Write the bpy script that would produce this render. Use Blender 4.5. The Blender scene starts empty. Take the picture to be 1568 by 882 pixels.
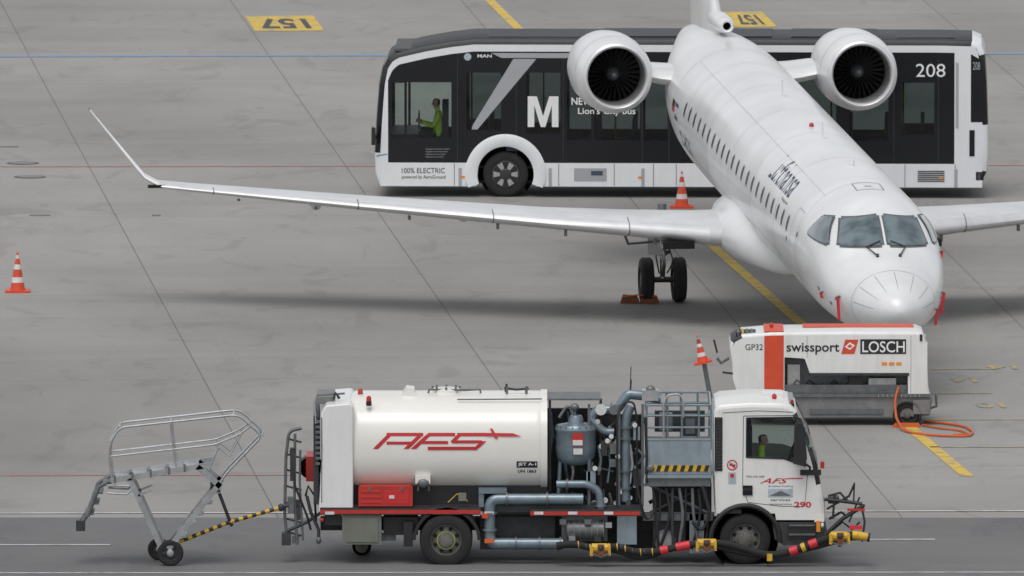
import bpy, bmesh, math, random
from mathutils import Vector, Matrix
random.seed(4)
sc=bpy.context.scene
R=math.radians
# ------------------------------------------------------------------ materials
MATS={}
def pm(name,col,rough=.5,metal=0,var=.12,scale=2.0,bump=0,coat=0,stretch=(1,1,1),dirt=0):
    m=bpy.data.materials.new(name); m.use_nodes=True
    nt=m.node_tree; N=nt.nodes; L=nt.links
    p=N['Principled BSDF']
    p.inputs['Roughness'].default_value=rough; p.inputs['Metallic'].default_value=metal
    p.inputs['Coat Weight'].default_value=coat; p.inputs['Coat Roughness'].default_value=.15
    tc=N.new('ShaderNodeTexCoord'); mp=N.new('ShaderNodeMapping'); mp.inputs['Scale'].default_value=stretch
    L.new(tc.outputs['Object'],mp.inputs['Vector'])
    nz=N.new('ShaderNodeTexNoise'); nz.inputs['Scale'].default_value=scale; nz.inputs['Detail'].default_value=8; nz.inputs['Roughness'].default_value=.65
    L.new(mp.outputs['Vector'],nz.inputs['Vector'])
    cr=N.new('ShaderNodeValToRGB')
    c=col
    cr.color_ramp.elements[0].position=.3; cr.color_ramp.elements[1].position=.62
    cr.color_ramp.elements[0].color=(c[0]*(1-var),c[1]*(1-var),c[2]*(1-var*1.05),1)
    cr.color_ramp.elements[1].color=(c[0],c[1],c[2],1)
    L.new(nz.outputs['Fac'],cr.inputs['Fac'])
    out=cr.outputs['Color']
    if dirt>0:
        n2=N.new('ShaderNodeTexNoise'); n2.inputs['Scale'].default_value=1.0; n2.inputs['Detail'].default_value=6
        m2=N.new('ShaderNodeMapping'); m2.inputs['Scale'].default_value=(7,7,.9)
        L.new(tc.outputs['Object'],m2.inputs['Vector']); L.new(m2.outputs['Vector'],n2.inputs['Vector'])
        r2=N.new('ShaderNodeValToRGB'); r2.color_ramp.elements[0].position=.45; r2.color_ramp.elements[1].position=.75
        r2.color_ramp.elements[0].color=(0,0,0,1); r2.color_ramp.elements[1].color=(dirt,dirt,dirt,1)
        L.new(n2.outputs['Fac'],r2.inputs['Fac'])
        mx=N.new('ShaderNodeMixRGB'); L.new(r2.outputs['Color'],mx.inputs['Fac']); L.new(out,mx.inputs['Color1'])
        mx.inputs['Color2'].default_value=(.16,.14,.12,1); out=mx.outputs['Color']
    L.new(out,p.inputs['Base Color'])
    if bump>0:
        b=N.new('ShaderNodeBump'); b.inputs['Strength'].default_value=bump; b.inputs['Distance'].default_value=.01
        L.new(nz.outputs['Fac'],b.inputs['Height']); L.new(b.outputs['Normal'],p.inputs['Normal'])
    MATS[name]=m; return m
def glass(name,tint,refl=1.0,rough=.02):
    m=bpy.data.materials.new(name); m.use_nodes=True
    nt=m.node_tree; N=nt.nodes; L=nt.links
    N.remove(N['Principled BSDF'])
    t=N.new('ShaderNodeBsdfTransparent'); t.inputs['Color'].default_value=(*tint,1)
    g=N.new('ShaderNodeBsdfGlossy'); g.inputs['Roughness'].default_value=rough; g.inputs['Color'].default_value=(refl,refl,refl,1)
    f=N.new('ShaderNodeFresnel'); f.inputs['IOR'].default_value=1.5
    mx=N.new('ShaderNodeMixShader'); L.new(f.outputs[0],mx.inputs[0]); L.new(t.outputs[0],mx.inputs[1]); L.new(g.outputs[0],mx.inputs[2])
    L.new(mx.outputs[0],N['Material Output'].inputs['Surface']); MATS[name]=m
pm('white_paint',(.76,.76,.745),.35,0,.05,1.5,coat=.3,dirt=.07)
pm('gpu_white',(.76,.76,.745),.4,0,.07,1.5,coat=.2,dirt=.14)
pm('cab_white',(.76,.755,.73),.35,0,.05,1.5,coat=.3,dirt=.08)
pm('tank_white',(.785,.768,.715),.30,0,.04,1.2,coat=.4)
pm('aircraft_white',(.78,.785,.79),.3,0,.17,.6,coat=.35)
pm('aircraft_grey',(.52,.53,.54),.4,0,.15,1.5)
pm('bus_white',(.79,.80,.82),.3,0,.04,2,coat=.4,dirt=.06)
pm('bus_black',(.011,.012,.015),.12,0,.2,2)
pm('bus_silver',(.42,.43,.45),.35,.2,.06,2)
pm('roof_grey',(.024,.026,.030),.5,0,.3,2)
pm('black',(.018,.018,.02),.5,0,.3,6)
pm('black_gloss',(.012,.012,.014),.15,0,.2,3)
pm('rubber',(.022,.021,.021),.85,0,.35,9,bump=.2)
pm('dark_metal',(.055,.057,.06),.5,.3,.4,6)
pm('mid_metal',(.17,.18,.185),.45,.4,.35,7)
pm('pipe',(.21,.275,.32),.30,.3,.3,5,coat=.2,dirt=.3)
pm('platform_grey',(.27,.33,.37),.45,.1,.2,4,dirt=.35)
pm('alu',(.52,.53,.54),.35,.75,.3,6)
pm('steel',(.62,.62,.62),.25,.8,.2,6)
pm('rim',(.40,.41,.42),.4,.4,.3,8)
pm('rim_dirty',(.17,.165,.15),.6,.2,.4,8)
pm('hub_green',(.24,.27,.08),.5,0,.4,8)
pm('red',(.50,.03,.02),.4,0,.2,4,dirt=.2)
pm('signal_red',(.62,.03,.04),.5,0,.15,4)
pm('orange_red',(.66,.075,.03),.45,0,.15,3)
pm('logo_red',(.54,.025,.03),.4,0,.05,3)
pm('orange',(.62,.13,.03),.5,0,.15,4)
pm('amber',(.80,.28,.02),.4,0,.05,4)
pm('yellow',(.70,.42,.03),.5,0,.3,8,dirt=.2)
pm('neon',(.62,.95,.05),.6,0,.15,8)
pm('cone_white',(.70,.68,.66),.5,0,.2,9)
pm('text_black',(.02,.02,.022),.5,0,.05,4)
pm('text_white',(.8,.8,.8),.5,0,.05,4)
pm('text_blue',(.06,.075,.12),.5,0,.05,4)
pm('olive',(.17,.18,.15),.6,0,.2,5,dirt=.3)
pm('dirty_grey',(.22,.22,.22),.7,0,.3,4,dirt=.3)
pm('seat',(.05,.06,.09),.8)
pm('interior',(.09,.09,.09),.7)
pm('skin',(.50,.30,.21),.6,0,.08,10)
pm('hair',(.05,.03,.02),.8)
pm('trousers',(.03,.035,.05),.8)
pm('chock',(.22,.075,.03),.8,0,.4,9)
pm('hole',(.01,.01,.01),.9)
pm('panel_line',(.38,.38,.39),.6,0,.1,4)
pm('blade',(.15,.15,.155),.35,.5,.1,4)
pm('sticker',(.45,.52,.58),.5,0,.3,6)
pm('steel_le',(.74,.74,.75),.32,.35,.15,2)
pm('wing_grey',(.62,.63,.64),.38,0,.15,1.2)
glass('glass',(.66,.74,.72))
glass('glass_bus',(.33,.38,.375))
glass('glass_bus_front',(.66,.72,.70))
def wsglass():
    m=bpy.data.materials.new('glass_cockpit'); m.use_nodes=True; p=m.node_tree.nodes['Principled BSDF']
    N=m.node_tree.nodes; L=m.node_tree.links
    p.inputs['Roughness'].default_value=.06; p.inputs['Coat Weight'].default_value=1
    tc=N.new('ShaderNodeTexCoord'); nz=N.new('ShaderNodeTexNoise'); nz.inputs['Scale'].default_value=2.2
    L.new(tc.outputs['Object'],nz.inputs['Vector']); cr=N.new('ShaderNodeValToRGB')
    cr.color_ramp.elements[0].position=.38; cr.color_ramp.elements[1].position=.62
    cr.color_ramp.elements[0].color=(.055,.08,.09,1); cr.color_ramp.elements[1].color=(.15,.20,.215,1)
    L.new(nz.outputs['Fac'],cr.inputs['Fac']); L.new(cr.outputs['Color'],p.inputs['Base Color'])
    MATS['glass_cockpit']=m
wsglass()
# ------------------------------------------------------------------ mesh builder
class B:
    def __init__(s): s.v=[];s.f=[];s.m=[];s.sl=[]
    def mi(s,mat):
        if mat not in s.sl: s.sl.append(mat)
        return s.sl.index(mat)
    def add(s,vs,fs,mat):
        o=len(s.v); s.v+= [tuple(v) for v in vs]; k=s.mi(mat)
        for f in fs: s.f.append([i+o for i in f]); s.m.append(k)
    def box(s,x0,x1,y0,y1,z0,z1,mat):
        if x0>x1:x0,x1=x1,x0
        if z0>z1:z0,z1=z1,z0
        s.add([(x0,y0,z0),(x1,y0,z0),(x1,y1,z0),(x0,y1,z0),(x0,y0,z1),(x1,y0,z1),(x1,y1,z1),(x0,y1,z1)],
              [(0,3,2,1),(4,5,6,7),(0,1,5,4),(1,2,6,5),(2,3,7,6),(3,0,4,7)],mat)
    def prism(s,pts,y0,y1,mat):
        n=len(pts)
        vs=[(x,y0,z) for x,z in pts]+[(x,y1,z) for x,z in pts]
        s.add(vs,[list(range(n)),list(range(2*n-1,n-1,-1))]+[(i,(i+1)%n,n+(i+1)%n,n+i) for i in range(n)],mat)
    def sheet(s,pts,mat): s.add(pts,[list(range(len(pts)))],mat)
    def ring_loft(s,secs,mat,caps=True,closed=True):
        n=len(secs[0]); vs=[p for r in secs for p in r]; fs=[]
        for i in range(len(secs)-1):
            for j in range(n if closed else n-1):
                a=i*n+j;b=i*n+(j+1)%n; fs.append((a,b,b+n,a+n))
        if caps:
            fs.append(list(range(n))[::-1]); fs.append([(len(secs)-1)*n+j for j in range(n)])
        s.add(vs,fs,mat)
    def tube(s,pts,r,mat,n=8,caps=True):
        pts=[Vector(p) for p in pts]; secs=[]
        rr=r if isinstance(r,(list,tuple)) else [r]*len(pts)
        up=None
        for i,p in enumerate(pts):
            if i==0: d=pts[1]-p
            elif i==len(pts)-1: d=p-pts[i-1]
            else: d=(pts[i+1]-p).normalized()+(p-pts[i-1]).normalized()
            if d.length<1e-9: d=Vector((0,0,1))
            d.normalize()
            if up is None:
                up=Vector((0,1,0)) if abs(d.y)<.9 else Vector((1,0,0))
            a=d.cross(up)
            if a.length<1e-6: a=d.cross(Vector((1,0,0)))
            a.normalize(); b=a.cross(d).normalized(); up=b
            secs.append([p+a*math.cos(2*math.pi*k/n)*rr[i]+b*math.sin(2*math.pi*k/n)*rr[i] for k in range(n)])
        s.ring_loft(secs,mat,caps)
    def bend(s,pts,r,mat,rad=.12,n=10):
        P=[Vector(p) for p in pts]; out=[P[0]]
        for i in range(1,len(P)-1):
            a=(P[i-1]-P[i]);b=(P[i+1]-P[i]); ra=min(rad,a.length*.45,b.length*.45)
            A=P[i]+a.normalized()*ra; C=P[i]+b.normalized()*ra
            for k in range(6):
                t=k/5; out.append(A*(1-t)**2+P[i]*2*t*(1-t)+C*t*t)
        out.append(P[-1]); s.tube(out,r,mat,n)
    def cyl(s,p0,p1,r,mat,r2=None,n=20): s.tube([p0,p1],[r,r if r2 is None else r2],mat,n)
    def flange(s,p,d,r,mat,w=.03):
        p=Vector(p); d=Vector(d).normalized()*w/2; s.cyl(p-d,p+d,r,mat,n=16)
    def lathe(s,prof,c,axis,mat,n=32,cap=False):
        secs=[]
        for r,a in prof:
            ring=[]
            for k in range(n):
                t=2*math.pi*k/n; u,v=r*math.cos(t),r*math.sin(t)
                if axis=='y': ring.append((c[0]+u,c[1]+a,c[2]+v))
                elif axis=='x': ring.append((c[0]+a,c[1]+u,c[2]+v))
                else: ring.append((c[0]+u,c[1]+v,c[2]+a))
            secs.append(ring)
        s.ring_loft(secs,mat,cap)
    def ball(s,c,r,mat,n=16):
        rx,ry,rz=r if isinstance(r,tuple) else (r,r,r)
        secs=[]
        for i in range(n//2+1):
            t=math.pi*i/(n//2); q=max(math.sin(t),.001)
            secs.append([(c[0]+rx*q*math.cos(2*math.pi*k/n),c[1]+ry*q*math.sin(2*math.pi*k/n),c[2]+rz*math.cos(t)) for k in range(n)])
        s.ring_loft(secs,mat,True)
    def panel(s,xa,xb,lo,hi,y,mat,holes=(),step=.06):
        xs={xa,xb}; k=max(1,int((xb-xa)/step))
        for i in range(k+1): xs.add(xa+(xb-xa)*i/k)
        for h in holes:
            for q in h[:2]:
                if xa<q<xb: xs.add(q)
        xs=sorted(xs)
        fn=lambda g:(g if callable(g) else (lambda x:g))
        lo,hi=fn(lo),fn(hi)
        for x1,x2 in zip(xs,xs[1:]):
            if x2-x1<1e-6: continue
            mid=(x1+x2)/2; cur=(lo(x1+1e-5),lo(x2-1e-5))
            hs=sorted([h for h in holes if h[0]<=mid<=h[1]],key=lambda h:fn(h[2])(mid))
            segs=[]
            for h in hs:
                segs.append((cur,(fn(h[2])(x1),fn(h[2])(x2)))); cur=(fn(h[3])(x1),fn(h[3])(x2))
            segs.append((cur,(hi(x1+1e-5),hi(x2-1e-5))))
            for a,b in segs:
                if b[0]-a[0]<=1e-4 and b[1]-a[1]<=1e-4: continue
                b=(max(b[0],a[0]),max(b[1],a[1]))
                s.sheet([(x1,y,a[0]),(x2,y,a[1]),(x2,y,b[1]),(x1,y,b[0])],mat)
    def text(s,txt,fn,w,h,mat,bold=0,shear=0,spacing=1):
        cu=bpy.data.curves.new('t','FONT'); cu.body=txt; cu.size=1; cu.offset=bold; cu.shear=shear; cu.space_character=spacing
        cu.resolution_u=4
        ob=bpy.data.objects.new('t',cu); sc.collection.objects.link(ob)
        dg=bpy.context.evaluated_depsgraph_get(); dg.update()
        me=bpy.data.meshes.new_from_object(ob.evaluated_get(dg))
        xs=[v.co.x for v in me.vertices]; ys=[v.co.y for v in me.vertices]
        x0,x1,y0,y1=min(xs),max(xs),min(ys),max(ys)
        vs=[fn((v.co.x-x0)/(x1-x0)*w,(v.co.y-y0)/(y1-y0)*h) for v in me.vertices]
        s.add(vs,[list(p.vertices) for p in me.polygons],mat)
        bpy.data.objects.remove(ob); bpy.data.curves.remove(cu); bpy.data.meshes.remove(me)
    def build(s,name,parent,bevel=0,ang=35,recalc=True):
        me=bpy.data.meshes.new(name); me.from_pydata(s.v,[],s.f)
        for m in s.sl: me.materials.append(MATS[m])
        me.polygons.foreach_set('material_index',s.m)
        if recalc:
            bm=bmesh.new(); bm.from_mesh(me); bmesh.ops.recalc_face_normals(bm,faces=bm.faces); bm.to_mesh(me); bm.free()
        me.polygons.foreach_set('use_smooth',[True]*len(me.polygons))
        me.set_sharp_from_angle(angle=R(ang)); me.update()
        ob=bpy.data.objects.new(name,me); sc.collection.objects.link(ob)
        if parent: ob.parent=parent
        if bevel>0:
            b=ob.modifiers.new('bevel','BEVEL'); b.width=bevel; b.segments=2; b.limit_method='ANGLE'; b.angle_limit=R(40); b.harden_normals=True
        return ob
def root(name,loc,rz=0):
    e=bpy.data.objects.new(name,None); sc.collection.objects.link(e); e.location=loc; e.rotation_euler=(0,0,rz); e.empty_display_size=.5
    return e
class TR:  # side-elevation drawing (units of a measured drawing) -> metres in the object's own frame
    def __init__(s,x0,base,sc_,kz,kd,Y): s.x0=x0;s.b=base;s.s=sc_;s.kz=kz;s.kd=kd;s.Y=Y
    def loc(s): return ((s.x0-784)/s.s,s.Y,0)
    def X(s,px,d=0): return (px-784)/s.s*(1+d/s.Y)-(s.x0-784)/s.s
    def Z(s,py,d=0): return (s.b-py-s.kd*d)/s.kz
    def __call__(s,px,py,d=0): return (s.X(px,d),d,s.Z(py,d))
def inset(pts,r):
    n=len(pts); out=[]
    for i in range(n):
        p=Vector(pts[i]); a=Vector(pts[i-1]) if i>0 else p-(Vector(pts[1])-p); b=Vector(pts[i+1]) if i<n-1 else p+(p-Vector(pts[i-1]))
        n1=Vector(((p-a).y,-(p-a).x)).normalized(); n2=Vector(((b-p).y,-(b-p).x)).normalized()
        m=(n1+n2).normalized(); k=r/max(.5,m.dot(n1)); out.append((p.x+m.x*k,p.y+m.y*k))
    return out
def shell(b,prof,y0,y1,r,mats,both=True):
    """open profile (clockwise: front bottom, over the roof, rear bottom) extruded across the width with rounded long edges"""
    lv=[(0,1.0),(.13,.5),(.4,.16),(1,0)]
    rings=[(y0+a*r,inset(prof,k*r)) for a,k in lv]
    rings+=[(y1-a*r,inset(prof,k*r)) for a,k in lv[::-1]]
    for i in range(len(prof)-1):
        m=mats[i] if isinstance(mats,(list,tuple)) else mats
        for (ya,pa),(yb,pb) in zip(rings,rings[1:]):
            b.sheet([(pa[i][0],ya,pa[i][1]),(pa[i+1][0],ya,pa[i+1][1]),(pb[i+1][0],yb,pb[i+1][1]),(pb[i][0],yb,pb[i][1])],m)
    return rings[0][1]
def weld(ob,d=.0008):
    bm=bmesh.new(); bm.from_mesh(ob.data); bmesh.ops.remove_doubles(bm,verts=bm.verts,dist=d)
    bmesh.ops.recalc_face_normals(bm,faces=bm.faces); bm.to_mesh(ob.data); bm.free()
    ob.data.polygons.foreach_set('use_smooth',[True]*len(ob.data.polygons)); ob.data.set_sharp_from_angle(angle=R(28))
def interp(pts):
    def f(x):
        if x<=pts[0][0]: return pts[0][1]
        for a,b in zip(pts,pts[1:]):
            if a[0]<=x<=b[0]: return a[1]+(b[1]-a[1])*(x-a[0])/max(1e-9,b[0]-a[0])
        return pts[-1][1]
    return f
def wheel(b,cx,cz,y0,r,w,rim='rim',holes=8,hub=None,hubr=.2):
    b.lathe([(r*.60,y0+.03),(r*.63,y0+.005),(r*.72,y0),(r*.9,y0+.004),(r*.97,y0+.025),(r,y0+.06),(r,y0+w-.06),(r*.97,y0+w-.02),(r*.6,y0+w)],(cx,0,cz),'y','rubber',40)
    b.lathe([(r*.60,y0+.03),(r*.575,y0+.02),(r*.56,y0+.06),(r*.50,y0+.10),(r*.34,y0+.075),(r*.29,y0+.07),(r*.27,y0+.0),(r*.2,y0-.01),(r*.001,y0-.012)],(cx,0,cz),'y',rim,32)
    b.lathe([(r*.6,y0+w),(r*.55,y0+w-.1),(.001,y0+w-.1)],(cx,0,cz),'y','black',24)
    for k in range(holes):
        t=2*math.pi*(k+.5)/holes; x=cx+r*.44*math.cos(t); z=cz+r*.44*math.sin(t)
        b.lathe([(r*.075,0),(.001,-.001)],(x,y0+.076,z),'y','hole',10)
    for k in range(10):
        t=2*math.pi*k/10; x=cx+r*.24*math.cos(t); z=cz+r*.24*math.sin(t)
        b.cyl((x,y0+.02,z),(x,y0-.02,z),r*.022,'mid_metal',n=6)
    if hub: 
        b.lathe([(r*.36,y0+.06),(r*.36,y0+.02),(r*.29,y0+.02),(r*.29,y0+.06)],(cx,0,cz),'y',hub,24)
# ------------------------------------------------------------------ ground
def ground_material(name,c1,c2,joint,seed):
    m=bpy.data.materials.new(name); m.use_nodes=True; N=m.node_tree.nodes; L=m.node_tree.links
    p=N['Principled BSDF']; p.inputs['Roughness'].default_value=.75; p.inputs['Specular IOR Level'].default_value=.35
    tc=N.new('ShaderNodeTexCoord')
    mp=N.new('ShaderNodeMapping'); mp.inputs['Rotation'].default_value=(0,0,R(-4.5)); mp.inputs['Location'].default_value=(-2.2,-8.0,0)
    L.new(tc.outputs['Object'],mp.inputs['Vector'])
    if joint:
        br=N.new('ShaderNodeTexBrick'); br.offset=0; br.squash=1
        br.inputs['Scale'].default_value=1; br.inputs['Brick Width'].default_value=5.65; br.inputs['Row Height'].default_value=15.6
        br.inputs['Mortar Size'].default_value=.016; br.inputs['Mortar Smooth'].default_value=.4
        br.inputs['Color1'].default_value=(*c1,1); br.inputs['Color2'].default_value=(*c2,1); br.inputs['Mortar'].default_value=(c1[0]*.5,c1[1]*.5,c1[2]*.5,1)
        L.new(mp.outputs['Vector'],br.inputs['Vector']); col=br.outputs['Color']
    else:
        rg=N.new('ShaderNodeRGB'); rg.outputs[0].default_value=(*c1,1); col=rg.outputs[0]
    def layer(col,scale,st,lo,hi,p0,p1,det=7,rot=-3,dist=0,off=0):
        mm=N.new('ShaderNodeMapping'); mm.inputs['Scale'].default_value=st; mm.inputs['Rotation'].default_value=(0,0,R(rot)); mm.inputs['Location'].default_value=(seed+off,seed*2+off,0)
        L.new(tc.outputs['Object'],mm.inputs['Vector'])
        n=N.new('ShaderNodeTexNoise'); n.inputs['Scale'].default_value=scale; n.inputs['Detail'].default_value=det; n.inputs['Roughness'].default_value=.6; n.inputs['Distortion'].default_value=dist
        L.new(mm.outputs['Vector'],n.inputs['Vector'])
        r=N.new('ShaderNodeValToRGB'); r.color_ramp.elements[0].position=p0; r.color_ramp.elements[1].position=p1
        r.color_ramp.elements[0].color=(lo,lo,lo,1); r.color_ramp.elements[1].color=(hi,hi,hi*.995,1)
        L.new(n.outputs['Fac'],r.inputs['Fac'])
        mx=N.new('ShaderNodeMixRGB'); mx.blend_type='MULTIPLY'; mx.inputs['Fac'].default_value=1
        L.new(col,mx.inputs['Color1']); L.new(r.outputs['Color'],mx.inputs['Color2']); return mx.outputs['Color'],n
    col,_=layer(col,.035,(1,.5,1),.84,1.06,.35,.65)
    col,_=layer(col,.10,(1,.5,1),.86,1.04,.32,.62,dist=.6)
    col,_=layer(col,.30,(1,.25,1),.92,1.01,.3,.6,rot=12)
    col,_=layer(col,.14,(.35,1.6,1),.91,1.0,.35,.55,rot=-8,dist=1.5)
    col,_=layer(col,.9,(1,.4,1),.88,1.0,.36,.43,dist=.8)
    col,_=layer(col,.22,(1,.6,1),.84,1.0,.30,.37,dist=.4,off=31)
    col,n=layer(col,14,(1,1,1),.90,1.05,.3,.7)
    L.new(col,p.inputs['Base Color'])
    bp=N.new('ShaderNodeBump'); bp.inputs['Strength'].default_value=.2; bp.inputs['Distance'].default_value=.01
    L.new(n.outputs['Fac'],bp.inputs['Height']); L.new(bp.outputs['Normal'],p.inputs['Normal'])
    MATS[name]=m
ground_material('concrete',(.326,.316,.307),(.312,.303,.295),True,3)
ground_material('asphalt',(.165,.164,.167),(.1,.1,.1),False,9)
def worn(name,col,th):
    m=bpy.data.materials.new(name); m.use_nodes=True; N=m.node_tree.nodes; L=m.node_tree.links
    p=N['Principled BSDF']; p.inputs['Roughness'].default_value=.7
    tc=N.new('ShaderNodeTexCoord'); n=N.new('ShaderNodeTexNoise'); n.inputs['Scale'].default_value=2.5; n.inputs['Detail'].default_value=9; n.inputs['Roughness'].default_value=.7
    L.new(tc.outputs['Object'],n.inputs['Vector']); r=N.new('ShaderNodeValToRGB')
    r.color_ramp.elements[0].position=th; r.color_ramp.elements[1].position=th+.18
    r.color_ramp.elements[0].color=(.25,.24,.235,1); r.color_ramp.elements[1].color=(*col,1)
    L.new(n.outputs['Fac'],r.inputs['Fac']); L.new(r.outputs['Color'],p.inputs['Base Color']); MATS[name]=m
worn('mark_yellow',(.62,.43,.06),.34)
worn('mark_yellow_faint',(.48,.38,.14),.42)
worn('mark_white',(.55,.54,.53),.34)
worn('mark_blue',(.18,.29,.43),.30)
worn('mark_red',(.42,.18,.16),.34)
worn('mark_black',(.06,.06,.06),.2)
worn('mark_dark',(.09,.085,.08),.2)
b=B(); b.sheet([(-4000,-1500,0),(4000,-1500,0),(4000,6500,0),(-4000,6500,0)],'concrete'); b.build('ground',None)
b=B(); b.sheet([(-300,262,.004),(300,262,.004),(300,297.4,.004),(-300,298.6,.004)],'asphalt'); b.build('taxiway_asphalt',None)
H=36.0; F=25300.; TP=.10672
def G(px,py):  # survey: bearing/depression reading -> metric position on the apron
    a=(py-441)/F; Y=H/((TP+a)/(1-TP*a)); s=F/(Y*.9943+3.82); return ((px-784)/s,Y)
def line(b,pts,w,mat,z=.008):
    for (xa,ya),(xb,yb) in zip(pts,pts[1:]):
        d=Vector((xb-xa,yb-ya)).normalized(); n=Vector((-d.y,d.x))*w/2
        b.sheet([(xa-n.x,ya-n.y,z),(xa+n.x,ya+n.y,z),(xb+n.x,yb+n.y,z),(xb-n.x,yb-n.y,z)],mat)
b=B()
line(b,[(.9,388),(-.6,404.4),(-2,420)],.24,'mark_yellow')
line(b,[(4.33,344.6),(5.83,330.4),(7.69,311.2),(8.45,304.4)],.24,'mark_yellow')
line(b,[(3.9,349),(4.33,344.6)],.24,'mark_yellow',.009)
line(b,[(-60,387.3),(60,391.2)],.40,'mark_blue')
line(b,[(-60,361.8),(60,363.5)],.14,'mark_red')
line(b,[(-60,303.7),(-4,304.6)],.14,'mark_red')
line(b,[(-60,297.6),(60,300.0)],.14,'mark_white',.012)
line(b,[(-60,293.6),(-7.2,293.9)],.12,'mark_white',.012)
line(b,[(5,294.6),(7.6,294.7)],.14,'mark_white',.012)
line(b,[(-60,289.5),(60,290.2)],.12,'mark_white',.012)
for py in (566,603,643,685):
    x,y=G(1424,py); line(b,[(x,y),(x+1.2 if py<640 else x+6,y+.05)],.14,'mark_yellow_faint')
def gtext(b,txt,px0,px1,py0,py1,mat,z,flip=True,bold=.03):
    x0,ya=G(px0,py1); x1,_=G(px1,py1); _,yb=G(px0,py0)
    w=x1-x0; h=yb-ya
    if flip: fn=lambda u,v:(x1-u-(h-v)*.08,ya+h-v,z)
    else: fn=lambda u,v:(x0+u-v*.08,ya+v,z)
    b.text(txt,fn,w,h,mat,bold)
for (a,c,d,e) in ((384,490,25,48),(1118,1184,19,42)):
    x0,y0=G(a,e); x1,_=G(c,e); _,y1=G(a,d)
    b.sheet([(x0+.1,y0,.008),(x1+.1,y0+.1,.008),(x1-.2,y1+.1,.008),(x0-.2,y1,.008)],'mark_yellow')
    gtext(b,'157',a+17,c-12,d+4,e-4,'mark_black',.012)
gtext(b,'14',1460,1498,578,586,'mark_yellow_faint',.009); gtext(b,'10',1498,1542,617,625,'mark_yellow_faint',.009)
gtext(b,'14',1515,1560,560,566,'mark_yellow_faint',.009)
b.build('painted_markings',None)
b=B()
for px,py,r in ((35,250,.36),(46,271,.36)):
    x,y=G(px,py)
    b.lathe([(r,0),(r*.82,.001)],(x,y,.006),'z','mark_dark',24); b.lathe([(r*.82,0),(.001,.0)],(x,y,.010),'z','dirty_grey',24)
b.build('manhole_covers',None)
b=B()
for px,py,w in ((12,225,.5),(62,330,.45),(240,330,.2)):
    x,y=G(px,py)
    for k in range(int(w*20)):
        b.box(x-w/2+k*w/int(w*20),x-w/2+(k+.55)*w/int(w*20),y-.12,y+.12,.002,.009,'mark_dark')
b.build('drain_grates',None)
# ------------------------------------------------------------------ traffic cones
def cone(loc,h=.82,tilt=0):
    b=B(); q=.24*h/.82
    b.box(-q*1.05,q*1.05,-q*1.05,q*1.05,0,.045,'orange_red')
    zs=[.045,.20,.31,.47,.57,.69,.76,h]; n=len(zs)-1
    rad=lambda z:(.155-(z-.045)*.155/(.86))*h/.82
    cols=['orange_red','cone_white','orange_red','cone_white','orange_red','cone_white','orange_red']
    for i in range(n):
        b.lathe([(rad(zs[i]),zs[i]*h/.82 if i else .045),(rad(zs[i+1]),zs[i+1]*h/.82)],(0,0,0),'z',cols[i],20)
    b.lathe([(rad(h),h),(.001,h)],(0,0,0),'z','orange_red',20)
    o=b.build('traffic_cone',None,ang=50); o.location=loc; o.rotation_euler=(0,tilt,0); return o
x,y=G(27,447); cone((x,y,0),.82)
x,y=G(1044,318); cone((x,y,0),.80)
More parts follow.
